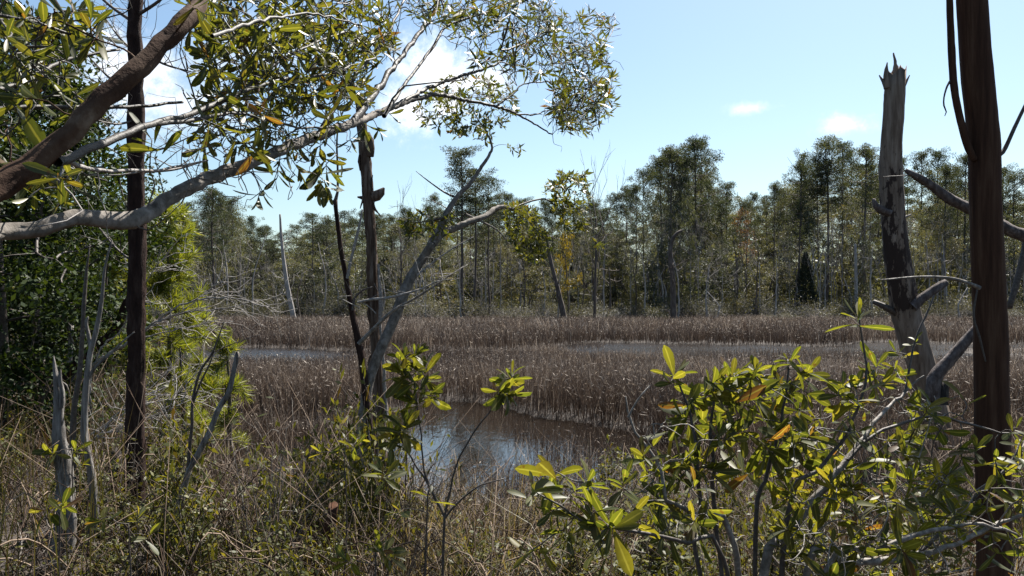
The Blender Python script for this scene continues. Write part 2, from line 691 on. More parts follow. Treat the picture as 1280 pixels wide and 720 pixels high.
M_BARK2 = leaf_mat('far_bare_limb', [(0, (.06, .052, .047)), (1, (.12, .108, .10))], rough=.8, trans=0, spec=.15)
M_CEDAR = leaf_mat('cedar_leaf', [(0, (.008, .014, .008)), (1, (.022, .032, .014))], rough=.6, trans=.1)
M_YELLOW = leaf_mat('far_yellow_leaf', [(0, (0.075, 0.06375, 0.015)), (1, (0.165, 0.1275, 0.0225))], rough=.5, trans=.4)
M_RUST = leaf_mat('far_rust_leaf', [(0, (0.06, 0.036, 0.025)), (1, (0.12, 0.064, 0.04))], rough=.6, trans=.3)
M_REED = leaf_mat('reed_blade', [(0, (0.026, 0.01881, 0.01504)), (.3, (0.06032, 0.04356, 0.03478)), (.6, (0.1123, 0.08613, 0.0705)), (.82, (0.208, 0.1683, 0.1391)), (1, (0.468, 0.401, 0.3384))], rough=.55, trans=.2, tcol=(1.05, 1.0, .92), spec=.12)
M_GRASS = leaf_mat('grass_blade', [(0, (0.0319, 0.01688, 0.009214)), (.3, (0.06835, 0.04219, 0.01985)), (.5, (0.05468, 0.05906, 0.01559)), (.65, (0.1185, 0.0886, 0.03544)), (1, (0.3463, 0.27, 0.1489))], rough=.5, trans=0.28, tcol=(1.3, 1.2, .7), spec=0.15)
M_WEED = leaf_mat('dead_stem', [(0, (0.0238, 0.0144, 0.01056)), (.5, (0.068, 0.0432, 0.0288)), (1, (0.2448, 0.1843, 0.1344))], rough=.7, trans=0, spec=0.15)

B_DARKPINE = bark_mat('dark_pine_bark', [(0.01122, 0.006786, 0.005834), (0.02805, 0.01566, 0.01273), (0.0561, 0.03654, 0.02917)], (16, 16, 4), bump=.9, dist=.03, spec=.12)
B_BROWN = bark_mat('stripped_brown_wood', [(0.02457, 0.01179, 0.008019), (0.05265, 0.02621, 0.01604), (0.09126, 0.05242, 0.03342)], (18, 18, 1.3), bump=.35, spec=.12)
B_SNAG = bark_mat('snag_wood', [(0.0735, 0.04987, 0.0357), (0.147, 0.1097, 0.0833), (0.2499, 0.1995, 0.1606)], (10, 10, 1.2), bump=.4, patch=(1.9, 5.1, (.03, .019, .015), (8, 8, 3)))
B_GREY = bark_mat('weathered_grey_wood', [(0.0364, 0.0312, 0.02808), (0.156, 0.1435, 0.1331), (0.312, 0.2964, 0.2808)], (26, 26, 2.2), bump=1.0, dist=.03, spec=.12)
B_SHAGGY = bark_mat('shaggy_dead_bark', [(.028, .017, .012), (.095, .066, .05), (.21, .175, .15)], (24, 24, 2.5), bump=.9, dist=.03, spec=.12)
B_OVER = bark_mat('backlit_limb_bark', [(0.01479, 0.01183, 0.009718), (0.03169, 0.02662, 0.02197), (0.06338, 0.05577, 0.04859)], (18, 18, 14), bump=.4, spec=.35, rough=.6)  # limb bark coloured darker to look backlit against the sky
B_LOG = bark_mat('dark_weathered_log', [(0.032, 0.0224, 0.02), (0.08, 0.064, 0.06), (0.176, 0.152, 0.144)], (14, 14, 6), bump=.7)
B_LIVE = bark_mat('mottled_live_bark', [(0.048, 0.04, 0.0336), (0.128, 0.112, 0.096), (0.24, 0.216, 0.196)], (14, 14, 10), bump=.4)
B_RED = bark_mat('mottled_brown_bark', [(0.0176, 0.01015, 0.00675), (0.0512, 0.02755, 0.01755), (0.08, 0.0493, 0.0324), (0.176, 0.1305, 0.0945)], (6, 6, 6), bump=.5, spec=.12)
B_TWIG = bark_mat('dark_twig_bark', [(0.021, 0.0154, 0.0126), (0.0525, 0.0406, 0.0336), (0.098, 0.0805, 0.07)], (30, 30, 30), bump=.3, spec=.4, rough=.6)
B_PALE = bark_mat('pale_dead_twigs', [(0.108, 0.0945, 0.0855), (0.225, 0.207, 0.1935), (0.378, 0.36, 0.342)], (30, 30, 30), bump=.3)
B_STEM = bark_mat('shrub_stem_bark', [(0.05313, 0.0425, 0.034), (0.1381, 0.119, 0.1009), (0.2975, 0.2656, 0.2391)], (26, 26, 26), bump=.35, spec=.4, rough=.6)
B_BLACK = bark_mat('charred_stump', [(.008, .007, .006), (.02, .016, .014), (.04, .034, .03)], (20, 20, 4), bump=.9)
B_FAR = bark_mat('far_trunk_bark', [(.035, .026, .022), (.075, .06, .052), (.13, .11, .10)], (3, 3, 1), bump=.3)
B_FARPALE = bark_mat('far_pale_trunk', [(.16, .145, .135), (.26, .24, .225), (.36, .335, .32)], (3, 3, 1), bump=.3)

# ground
M_GROUND, t, o = newmat('leaf_litter_and_mud')
tcn = t.nodes.new('ShaderNodeTexCoord')
n1 = t.nodes.new('ShaderNodeTexNoise')
n1.inputs['Scale'].default_value = 3.0
n1.inputs['Detail'].default_value = 10
n1.inputs['Roughness'].default_value = .7
t.links.new(tcn.outputs['Object'], n1.inputs['Vector'])
r = ramp(t, [(.3, (.012, .009, .007)), (.5, (.03, .021, .016)), (.7, (.06, .045, .034))])
t.links.new(n1.outputs['Fac'], r.inputs[0])
pr = t.nodes.new('ShaderNodeBsdfPrincipled')
pr.inputs['Roughness'].default_value = .9
t.links.new(r.outputs[0], pr.inputs['Base Color'])
n2 = t.nodes.new('ShaderNodeTexNoise')
n2.inputs['Scale'].default_value = 30
n2.inputs['Detail'].default_value = 5
t.links.new(tcn.outputs['Object'], n2.inputs['Vector'])
bp = t.nodes.new('ShaderNodeBump')
bp.inputs['Strength'].default_value = .8
bp.inputs['Distance'].default_value = .05
t.links.new(n2.outputs['Fac'], bp.inputs['Height'])
t.links.new(bp.outputs[0], pr.inputs['Normal'])
t.links.new(pr.outputs[0], o.inputs[0])

# water
M_WATER, t, o = newmat('dark_marsh_water')
tcn = t.nodes.new('ShaderNodeTexCoord')
mp = t.nodes.new('ShaderNodeMapping')
mp.inputs['Scale'].default_value = (3.0, 1.2, 1)
t.links.new(tcn.outputs['Object'], mp.inputs[0])
n1 = t.nodes.new('ShaderNodeTexNoise')
n1.inputs['Scale'].default_value = 2.2
n1.inputs['Detail'].default_value = 4
t.links.new(mp.outputs[0], n1.inputs['Vector'])
bp = t.nodes.new('ShaderNodeBump')
bp.inputs['Strength'].default_value = .20
bp.inputs['Distance'].default_value = .03
t.links.new(n1.outputs['Fac'], bp.inputs['Height'])
pr = t.nodes.new('ShaderNodeBsdfPrincipled')
sy = t.nodes.new('ShaderNodeSeparateXYZ')
t.links.new(tcn.outputs['Object'], sy.inputs[0])
for sock, v0, v1 in ((bp.inputs['Strength'], .14, .9), (pr.inputs['Roughness'], .03, .22)):   # sheltered pool, breezy channel
    mr = t.nodes.new('ShaderNodeMapRange')
    mr.inputs[1].default_value = 17
    mr.inputs[2].default_value = 27
    mr.inputs[3].default_value = v0
    mr.inputs[4].default_value = v1
    t.links.new(sy.outputs[1], mr.inputs[0])
    t.links.new(mr.outputs[0], sock)
pr.inputs['Base Color'].default_value = (.012, .009, .007, 1)
pr.inputs['IOR'].default_value = 1.33
t.links.new(bp.outputs[0], pr.inputs['Normal'])
t.links.new(pr.outputs[0], o.inputs[0])


# ------------------------------------------------------------------ terrain and water
def smooth(a, b, x):
    t = np.clip((x - a) / (b - a), 0, 1)
    return t * t * (3 - 2 * t)


def shore(x, y):
    """how far reeds stand: 1 where the marsh bed lies above the water, 0 in open water"""
    x = np.asarray(x, float)
    y = np.asarray(y, float)
    wob = (vnoise(x, y, 4, 3) - .5) * 3.0 + (vnoise(x, y, 1.3, 4) - .5) * 1.2
    yy = y + wob
    # pool near the bank
    wob3 = (vnoise(x, y, 1.9, 41) - .5) * 1.5 + (vnoise(x, y, .7, 42) - .5) * .5
    cx, cy = (x + 2.0 + wob3) / 4.7, (yy - 12.7 + wob3 * .6) / 2.7
    pool = smooth(1.12, .88, np.sqrt(cx ** 2 + cy ** 2))
    pool = np.maximum(pool, smooth(1.12, .88, np.sqrt(((x + 1.3 + wob3 * .4) / 1.6) ** 2 + ((y - 16.3) / 3.4) ** 2)))
    # channel across the marsh, wider at three places
    c0 = 28.0 + 8 * smooth(-7, -5, x) * smooth(3.5, 1.5, x) + 3.6 * smooth(1.5, 4, x) + 1.2 * np.sin(x * .6)
    c1 = 39.0 + 3.5 * smooth(0, 6, x) + 1.2 * np.sin(x * .35)
    chan = smooth(c0 - .6, c0 + .6, yy) * smooth(c1 + .6, c1 - .6, yy)
    # an inlet cutting into the far meadow
    wob2 = (vnoise(x, y, 7, 5) - .5) * 4
    inlet = smooth(49.5, 50.3, y + wob2) * smooth(53, 52, y + wob2) * smooth(4.5, 6, x) * smooth(34, 30, x)
    wet = np.clip(pool + chan + inlet, 0, 1)
    return 1 - wet


def ground_z(x, y):
    x = np.asarray(x, float)
    y = np.asarray(y, float)
    d = np.sqrt(x * x + y * y) * np.where(y > 0, 1, 1)
    u = x / np.maximum(y, 3.0)
    ext = 9.0 * smooth(-.38, -.56, u)                # the bank runs on further to the left
    dd = y - ext + (vnoise(x, y, 2.2, 1) - .5) * 1.2
    bank = np.interp(dd, [-50, 2.5, 5.8, 7.6, 9.0, 10.2], [.95, .95, .55, .3, .02, -.3])
    bank = np.maximum(bank, .4 * smooth(17, 22, np.abs(x)) * smooth(60, 30, y) - .3)
    bed = -.3 + .36 * shore(x, y)
    z = np.maximum(bank, np.where(y > 8.5, bed, -9))
    z = z + .05 * (vnoise(x, y, .9, 2) - .5) * smooth(14, 6, y)
    rise = smooth(82, 100, y + (vnoise(x, y, 9, 6) - .5) * 8)
    z = z + rise * .25 + np.clip(y - 100, 0, 400) * .012
    return z


def grid(xs, ys, zf):
    X, Y = np.meshgrid(xs, ys)
    Z = zf(X, Y)
    n, m = len(xs), len(ys)
    v = np.stack([X, Y, Z], -1).reshape(-1, 3)
    i = (np.arange(m - 1)[:, None] * n + np.arange(n - 1)[None]).ravel()
    return v, np.stack([i, i + 1, i + 1 + n, i + n], 1)


xs = np.unique(np.concatenate([np.linspace(-3000, -160, 8), np.linspace(-160, -30, 40), np.linspace(-30, 30, 200), np.linspace(30, 160, 40), np.linspace(160, 3000, 8)]))
ys = np.unique(np.concatenate([np.linspace(-300, -10, 6), np.linspace(-10, 60, 260), np.linspace(60, 130, 60), np.linspace(130, 4000, 14)]))
g = MB()
v, q = grid(xs, ys, ground_z)
g.add(v, q)
go = g.build('ground', M_GROUND)
go['kind'] = 'structure'
wb = MB()
wb.add([(-170, 6, 0), (170, 6, 0), (170, 100, 0), (-170, 100, 0)], [(0, 1, 2, 3)])
wo = wb.build('water', M_WATER, smooth=False)
wo['kind'] = 'structure'

# ------------------------------------------------------------------ marsh reeds (uncountable)


def scatter(x0, x1, y0, y1, n, ok):
    x = x0 + (x1 - x0) * RNG.random(n)
    y = y0 + (y1 - y0) * RNG.random(n)
    k = ok(x, y) > RNG.random(n)
    return x[k], y[k]


def in_view(x, y, m=1.5):
    return np.abs(x) < .66 * y + m


def reed_field(mb, x, y, hmu, hsd, wd, tmu=.45, flecks=.5):
    n = len(x)
    z = np.maximum(ground_z(x, y), -.05)
    patch = vnoise(x, y, 3.5, 8)
    p2 = vnoise(x, y, .9, 9)
    p3 = vnoise(x, y * 1.6, 11, 19)
    hm = hmu(y) if callable(hmu) else hmu
    h = np.clip(RNG.normal(1, hsd, n) * hm * (.5 + .42 * patch + .38 * p2 + .24 * p3), .15, 1.9)
    lean = RNG.normal(0, .2, (n, 2)) * h[:, None] + (np.stack([vnoise(x, y, 1.2, 14) - .5, vnoise(x, y, 1.2, 15) - .5], 1)) * (.5 * h)[:, None]
    tint = np.clip(RNG.normal(tmu, .19, n) + (p3 - .5) * .5 + (patch - .5) * .3 + (p2 - .5) * .2 + (RNG.random(n) > .9) * .4, 0, 1)
    base = np.stack([x, y, z - .04], 1)
    blades(mb, base, h, wd * (.6 + .8 * RNG.random(n)), lean, tint)
    # broken leaves and seed heads among the stems
    k = RNG.random(n) < flecks
    m = int(k.sum())
    f = .45 + .6 * RNG.random(m)
    c = base[k] + np.stack([lean[k][:, 0] * f * .7, lean[k][:, 1] * f * .7, h[k] * f], 1)
    dr = RNG.normal(0, 1, (m, 3)) * np.array((1, 1, .9))
    leaves(mb, c, dr, rand_dirs(m), (.05 + .13 * RNG.random(m)) * np.clip(hm if np.isscalar(hm) else hm[k], .5, 1), wd * (.7 + .7 * RNG.random(m)), np.clip(RNG.normal(.72, .25, m), 0, 1), 'quad')


def reeds(name, parts):
    mb = MB()
    for a in parts:
        reed_field(mb, *a)
    ob = mb.build(name, M_REED, smooth=False)
    ob['kind'] = 'stuff'
    return ob


def okm(x, y):
    sh = shore(x, y)
    return np.where(in_view(x, y), smooth(.45, .7, sh), 0)


x1_, y1_ = scatter(-14, 20, 14.0, 21, 60000, okm)
x2_, y2_ = scatter(-24, 26, 21, 36, 76000, okm)
x3_, y3_ = scatter(-30, 32, 36, 48, 50000, okm)
# thin tufts standing in the channel
x4_, y4_ = scatter(-26, 26, 26, 43, 42000, lambda x, y: in_view(x, y) * (1 - okm(x, y)) * np.maximum(smooth(.56, .72, vnoise(x, y, 2.6, 12)), .9 * smooth(-8, -5.5, x) * smooth(4.0, 2, x) * smooth(.3, .5, vnoise(x, y, 2, 13))))
x5_, y5_ = scatter(-62, 64, 48, 92, 105000, okm)
# closer, on the right hand side and before the pool
x6_, y6_ = scatter(1.8, 13, 7.5, 14.5, 17000, lambda x, y: okm(x, y) * (x > 2.2 + .3 * (14 - y)))
x7_, y7_ = scatter(-9, 3.5, 8.6, 11.6, 9000, lambda x, y: (ground_z(x, y) < .35) * smooth(.35, .6, vnoise(x, y, .8, 16) + .25 * (x < -1.6)) * np.where(x < -1.4, .9, .26) * smooth(11.6, 10.2, y + .8 * (x > -1.4)))
x8_, y8_ = scatter(-7.5, -2.2, 10.5, 14.5, 9000, lambda x, y: smooth(.42, .62, vnoise(x, y, 1.1, 17)))
x9_, y9_ = scatter(-26, 28, 8.5, 54, 90000, lambda x, y: in_view(x, y) * smooth(.3, .5, shore(x, y)) * smooth(.95, .8, shore(x, y)))  # short blades tinted dark: the shade at the reed bases put into colour
xa_, ya_ = scatter(-6.5, 3.0, 10.0, 15.5, 15000, lambda x, y: smooth(.64, .76, vnoise(x, y, .75, 43) + .08 * smooth(12, 10.5, y) + 0.17 * (x > .1)) * (shore(x, y) < .6))
HR = lambda y: np.interp(y, [14, 17, 20, 24, 30], [1.0, .92, .78, .52, .42])
reeds('marsh_reeds', [(x1_, y1_, HR, .18, .006, .42), (x2_, y2_, HR, .2, .008, .45), (x4_, y4_, .34, .3, .008, .45), (x6_, y6_, .85, .22, .005, .42), (x7_, y7_, .62, .25, .0035, .42), (x8_, y8_, .7, .25, .004, .42), (x9_, y9_, .34, .3, .009, .1, .1), (xa_, ya_, .42, .35, .0035, .38, .3)])
reeds('far_marsh_reeds', [(x3_, y3_, .85, .16, .012, .45), (x5_, y5_, lambda y: np.interp(y, [48, 56, 66, 90], [.95, .9, .62, .5]), .18, .02, .48, .8)])

# ------------------------------------------------------------------ the wood across the marsh


def clump(mb, c, rad, n, ln, wd, kind='tri', flat=.6, tint=.5, sd=.2):
    d = rand_dirs(n)
    base = c + d * (RNG.random(n) ** .5)[:, None] * np.array((rad, rad, rad * flat))
    dr = norm(d + RNG.normal(0, .6, (n, 3)) + np.array((0, 0, .25)))
    leaves(mb, base, dr, rand_dirs(n), ln * (.6 + .8 * RNG.random(n)), wd * (.6 + .8 * RNG.random(n)), np.clip(RNG.normal(tint, sd, n), 0, 1), 'quad')


def pine_proto(seed, h=20.0, bottom=.5, width=.16, nb=30, dens=1.0, pale=False):
    """a tall pine at the origin: bare trunk, open layered crown"""
    tr, cr = MB(), MB()
    bx, by = RNG.normal(0, .25, 2)
    zs = np.linspace(0, h * .97, 9)
    tp = np.stack([bx * np.sin(zs / h * 3.1) * 1.4 + RNG.normal(0, .06, 9), by * np.sin(zs / h * 2.4) * 1.4 + RNG.normal(0, .06, 9), zs], 1)
    tube(tr, tp, np.interp(zs, [0, h], [.2, .05]), 7, step=.8, rough=.05)
    for i in range(nb):
        f = (i + RNG.random()) / nb
        hz = h * (bottom + (1 - bottom) * f ** .85)
        c0 = np.array([np.interp(hz, zs, tp[:, k]) for k in range(3)])
        az = i * 2.4 + RNG.normal(0, .5)
        prof = math.sin(math.pi * min(1, .18 + .82 * f)) ** .7 * .9 + .18
        ln = h * width * prof * (.55 + .75 * RNG.random())
        el = .15 + .55 * f + RNG.normal(0, .15)
        d = np.array((math.cos(az) * math.cos(el), math.sin(az) * math.cos(el), math.sin(el)))
        pts = [c0, c0 + d * ln * .5 + np.array((0, 0, -.04 * ln)), c0 + d * ln + np.array((0, 0, .1 * ln))]
        tube(tr, pts, [.05, .035, .015], 4, step=.7, wob=.04)
        if RNG.random() < .12:
            continue
        for k in range(4):
            g_ = .4 + .2 * k + RNG.normal(0, .05)
            c = c0 + d * ln * g_ + RNG.normal(0, .32, 3) * np.array((1, 1, .5))
            clump(cr, c, .8 * (.6 + .7 * RNG.random()), int(72 * dens), .27, .034, flat=.42, tint=.5 + RNG.normal(0, .14))
    for i in range(7):   # dead snags below the crown
        hz = h * (bottom * (.45 + .5 * RNG.random()))
        c0 = np.array([np.interp(hz, zs, tp[:, k]) for k in range(3)])
        az = RNG.random() * 6.28
        ln = .6 + RNG.random() * 1.6
        tube(tr, [c0, c0 + np.array((math.cos(az), math.sin(az), .1)) * ln], [.03, .01], 3)
    return tr, cr


def broad_proto(h=9.0, w=3.0, n=2600, leaf=.2, lobes=9, low=.15):
    tr, cr = MB(), MB()
    nst = RNG.integers(1, 4)
    tops = []
    for s in range(nst):
        x0, y0 = RNG.normal(0, .25, 2)
        top = np.array((RNG.normal(0, w * .22), RNG.normal(0, w * .22), h * (.75 + .2 * RNG.random())))
        pts = np.array([(x0, y0, 0), (x0 * 1.5 + RNG.normal(0, .2), y0 * 1.5 + RNG.normal(0, .2), h * .35), top * .8 + np.array((0, 0, .02)), top])
        p = tube(tr, pts, [.11, .08, .04, .015], 6, step=.6, wob=.03)
        tops.append(p)
    sk = np.vstack(tops)
    cs = []
    for i in range(lobes):
        f = low + (1 - low) * (i + RNG.random()) / lobes
        rr = w * .5 * (math.sin(math.pi * min(.97, max(.12, f * .9))) ** .6) * (.5 + .6 * RNG.random())
        a = RNG.random() * 6.28
        cs.append((math.cos(a) * rr, math.sin(a) * rr, h * f))
    cs = np.array(cs)
    connect(tr, cs, sk, .012, .045, sag=.1, sides=4)
    for c in cs:
        for k in range(7):
            cc = c + RNG.normal(0, 1, 3) * np.array((w * .13, w * .13, h * .055))
            clump(cr, cc, w * .11 * (.6 + .8 * RNG.random()), n // (lobes * 7), leaf, leaf * .28, flat=.7, tint=.5 + RNG.normal(0, .12))
    return tr, cr


def bare_proto(h=14.0, depth=4, r=.12, twist=.1):
    tr, cr = MB(), MB()
    zs = np.linspace(0, h * .6, 6)
    tp = np.stack([RNG.normal(0, twist, 6).cumsum() * .5, RNG.normal(0, twist, 6).cumsum() * .5, zs], 1)
    tube(tr, tp, np.linspace(r, r * .55, 6), 6, step=.7)
    for i in range(7):
        f = .5 + .5 * (i + 1) / 7
        j = min(5, int(f * 5))
        c0 = tp[j] if i > 4 else tp[j - 1] + (tp[j] - tp[j - 1]) * RNG.random()
        a = i * 2.4 + RNG.normal(0, .4)
        d = np.array((math.cos(a) * .55, math.sin(a) * .55, .8 if i < 6 else 1.6))
        fork(cr, c0, d, h * .22 * (.7 + .5 * RNG.random()), r * .38, depth, 3, .38, (2, 3), .25, .1, .68)
    return tr, cr


def shrub_proto(h=3.0, w=2.6, leafn=700, twig=26, leaf=.12):
    tr, cr = MB(), MB()
    tips = []
    for i in range(twig):
        a = RNG.random() * 6.28
        d = np.array((math.cos(a) * .55, math.sin(a) * .55, 1.0))
        fork(tr, np.array((math.cos(a), math.sin(a), 0)) * RNG.random() * w * .3 - np.array((0, 0, .05)), d, h * .42 * (.6 + .6 * RNG.random()), .022, 2, 3, .35, (2, 3), .2, .12, .7, tips, tint=RNG.random())
    tp = np.array([t_[0] for t_ in tips])
    idx = RNG.integers(0, len(tp), leafn)
    base = tp[idx] + RNG.normal(0, .22, (leafn, 3))
    leaves(cr, base, rand_dirs(leafn), rand_dirs(leafn), leaf * (.6 + .8 * RNG.random(leafn)), leaf * .3, np.clip(RNG.normal(.5, .22, leafn), 0, 1), 'quad')
    return tr, cr


def cone_proto(h=5.6, w=3.2, n=5200):
    tr, cr = MB(), MB()
    tube(tr, [(0, 0, 0), (.05, 0, h * .5), (0, 0, h * .97)], [.14, .08, .01], 6, step=.5)
    f = RNG.random(n) ** 1.3
    a = RNG.random(n) * 6.28
    rr = w * .5 * (1 - f) ** .75 * (.55 + .5 * RNG.random(n)) * (.85 + .25 * np.sin(a * 3 + f * 9))
    base = np.stack([np.cos(a) * rr, np.sin(a) * rr, .12 * h + f * h * .9], 1)
    dr = np.stack([np.cos(a) * .7, np.sin(a) * .7, .7 + 0 * a], 1) + RNG.normal(0, .35, (n, 3))
    leaves(cr, base, dr, rand_dirs(n), .24 * (.6 + .8 * RNG.random(n)), .05, RNG.random(n), 'quad')
    return tr, cr


PROT = {}


def proto(key, tr, cr, tm, cm):
    PROT[key] = (tr.mesh(key + '_trunk', tm), cr.mesh(key + '_crown', cm), cr, tr)


for i in range(5):
    proto('pine%d' % i, *pine_proto(i, bottom=[.52, .45, .62, .55, .68][i], width=[.15, .17, .14, .12, .15][i], nb=[30, 34, 26, 26, 20][i]), B_FAR, M_NEEDLE)
for i in range(4):
    proto('broad%d' % i, *broad_proto(h=10, w=[4.2, 5, 3.6, 4.6][i], n=[6500, 8000, 4600, 6500][i], leaf=.155, lobes=[13, 15, 11, 14][i], low=.04), B_FAR if i % 2 else B_FARPALE, M_FAROLIVE)
for i in range(3):
    proto('bare%d' % i, *bare_proto(14, 4, [.12, .09, .10][i]), B_FARPALE, M_FARGREY)
proto('boldbare', *bare_proto(14, 3, .20, .14), B_FAR, M_BARK2)
for i in range(4):
    proto('bush%d' % i, *shrub_proto([3, 2.6, 3.6, 2.2][i], leafn=[1500, 500, 1100, 1800][i], leaf=.11), M_FARGREY, M_FARSHRUB)
proto('cedar', *cone_proto(), B_FAR, M_CEDAR)
proto('gold', *broad_proto(h=5, w=2.6, n=900, leaf=.2, lobes=7, low=.35), B_FAR, M_YELLOW)
proto('rust', *broad_proto(h=10, w=2.6, n=700, leaf=.2, lobes=6, low=.6), B_FAR, M_RUST)


def far_tree(key, name, label, cat, x, y, sx, sz, rot=None, group=None, trunk_mat=None):
    z = float(ground_z(x, y)) - .08
    r_ = thing(name, label, cat, (x, y, z), group)
    r_.rotation_euler = (0, 0, RNG.random() * 6.28 if rot is None else rot)
    r_.scale = (sx, sx, sz)
    a = bpy.data.objects.new('trunk' if not name.endswith('shrub') else 'stems', PROT[key][0])
    b = bpy.data.objects.new('crown' if not name.endswith('shrub') else 'foliage', PROT[key][1])
    if trunk_mat:
        a.material_slots  # shared mesh keeps its own bark
    for c in (a, b):
        COL.objects.link(c)
        c.parent = r_
    return r_


SKY_X = [150, 200, 240, 270, 300, 330, 350, 380, 420, 480, 520, 540, 640, 670, 700, 730, 770, 800, 830, 850, 875, 890, 910, 960, 990, 1010, 1030, 1060, 1085, 1110, 1150, 1200, 1240, 1290]
SKY_Y = [250, 258, 262, 242, 262, 292, 290, 272, 268, 268, 258, 250, 250, 256, 262, 262, 250, 215, 190, 185, 178, 235, 238, 226, 215, 190, 180, 192, 186, 205, 200, 198, 215, 225]


def top_h(x, y):
    px = 640 + x / y * F
    return HC + (HY - np.interp(px, SKY_X, SKY_Y)) / F * y


def shoreline(x):
    return 88 + 5 * (vnoise(x, 0 * np.asarray(x), 14, 21) - .5) * 2 - .02 * np.abs(x)


# single trees of the wood that can be told apart
def special(key, name, label, cat, px, d, ptop, hproto, sx, rot=None):
    x = (px - 640) / F * d
    hgt = HC + (HY - ptop) / F * d - float(ground_z(x, d))
    return far_tree(key, name, label, cat, x, d, sx, hgt / hproto, rot)


special('pine3', 'pine_tree', 'tallest pine in the middle of the wood, thin crown behind the arched limb', 'tree', 578, 82, 186, 20, .95, 1.0)
special('pine4', 'pine_tree', 'slimmer pine just beside the tallest pine, sparse crown over the arched limb', 'tree', 592, 83, 212, 20, .85, 2.0)
special('pine4', 'pine_tree', 'thin see-through pine beside the tallest pine, nearest the yellow-leaved branch end', 'tree', 612, 85, 222, 20, .7, 4.0)
special('boldbare', 'bare_tree', 'tall leafless tree with pale trunk standing alone above the wood by the yellow leaf cluster', 'tree', 743, 80, 163, 15.5, .8, .5)
special('boldbare', 'bare_tree', 'small leafless tree with forked crown beside the shaggy dead trunk', 'tree', 500, 70, 205, 15.5, .55, 1.2)
special('bare2', 'bare_tree', 'bare pole-thin dead tree between the shaggy trunk and the tallest pine', 'tree', 532, 72, 238, 15.5, .4, 3.2)
special('cedar', 'cedar_tree', 'dark cone-shaped cedar at the far edge of the marsh', 'tree', 1007, 86, 318, 5.6, .95)
special('gold', 'yellow_tree', 'small yellow-leaved tree at the foot of the pale leafless tree', 'tree', 712, 84, 288, 5, .9)
special('rust', 'rusty_tree', 'rust-coloured thin tree in the wood, the only reddish crown', 'tree', 928, 90, 262, 10, .9)
special('pine1', 'pine_tree', 'dense pine crown rising left of the leafless gap, behind the fan of dead twigs', 'tree', 272, 84, 240, 20, .8, 2.2)
special('pine0', 'pine_tree', 'tall pine topping the rise of the wood, higher than all beside it', 'tree', 868, 96, 176, 20, 1.0, .7)
special('pine1', 'pine_tree', 'broad pine next to the highest one of the rise, with forked limbs', 'tree', 838, 94, 190, 20, .95, 3.7)
special('pine2', 'pine_tree', 'tall pine with tufted layers standing above the wood near the broken snag', 'tree', 1032, 95, 176, 20, .95, 5.1)
special('pine0', 'pine_tree', 'pine with full crown just beside the broken snag', 'tree', 1083, 92, 186, 20, .95, 2.9)

# leaning or bent trunks standing at the wood's edge
for (nm, lab, pts, d, r0, r1, mat) in (
        ('dead_tree', 'pale leaning dead trunk at the wood edge, far side of the small water patch', [(368, 402), (358, 350), (352, 300), (350, 268)], 80, .28, .09, B_FARPALE),
        ('dead_tree', 'dark crooked trunk with a bent top below the highest pines', [(842, 404), (841, 350), (838, 318), (842, 296), (852, 288)], 78, .30, .12, B_FAR),
        ('dead_tree', 'dark trunk leaning back against the wood under the yellow leaf cluster', [(706, 400), (698, 365), (688, 325), (682, 290)], 80, .30, .12, B_FAR),
        ('dead_tree', 'straight pale dead pole among the grey trunks near the cedar', [(1070, 398), (1070, 350), (1069, 305)], 85, .22, .13, B_FARPALE),
        ('dead_tree', 'thin grey pole standing at the meadow edge between pale tree and crooked trunk', [(762, 400), (763, 365), (761, 335)], 83, .12, .06, B_FAR)):
    b0 = P(pts[0][0], pts[0][1], d)
    b0[2] = float(ground_z(b0[0], d)) - .1
    rt = thing(nm, lab, 'dead tree', b0)
    mb = MB()
    pp = PL(pts, d)
    pp[0] = b0
    tube(mb, pp, np.linspace(r0, r1, len(pp)), 8, step=.5, rough=.08)
    mb.build('trunk', mat, rt)
    for k in range(6):
        mb = MB()
        i = RNG.integers(1, len(pp))
        c = pp[i - 1] + (pp[i] - pp[i - 1]) * RNG.random()
        fork(mb, c, rand_dirs(1)[0] + np.array((0, 0, .3)), 1.2, .05, 1, 4)
        mb.build('branch', mat, rt)

for i in range(46):
    u = -.44 + 1.06 * (i + RNG.random()) / 46
    d = 80 + 10 * RNG.random()
    x = u * d
    b0 = np.array((x, d, float(ground_z(x, d)) - .1))
    rt = thing('dead_tree', 'thin pale bare pole standing in front of the dark wood across the marsh', 'dead tree', b0, 'thin pale poles at the far wood edge')
    hh = 3 + 6.5 * RNG.random()
    mb = MB()
    tube(mb, [b0, b0 + np.array((RNG.normal(0, .2), 0, hh * .5)), b0 + np.array((RNG.normal(0, .5), RNG.normal(0, .3), hh))], [.10, .075, .03], 6, step=.6, rough=.06, wob=.03)
    mb.build('trunk', B_FARPALE if RNG.random() < .6 else B_FAR, rt)
    for k in range(3):
        mb = MB()
        c = b0 + np.array((0, 0, hh * (.4 + .5 * RNG.random())))
        fork(mb, c, rand_dirs(1)[0] + np.array((0, 0, .4)), .9, .03, 1, 3)
        mb.build('branch', B_FARPALE, rt)

G_PINE = 'pines in the wood across the marsh'
G_BROAD = 'leafy trees in the wood across the marsh'
G_BARE = 'bare grey trees in the wood across the marsh'
G_BUSH = 'grey shrubs along the far marsh edge'
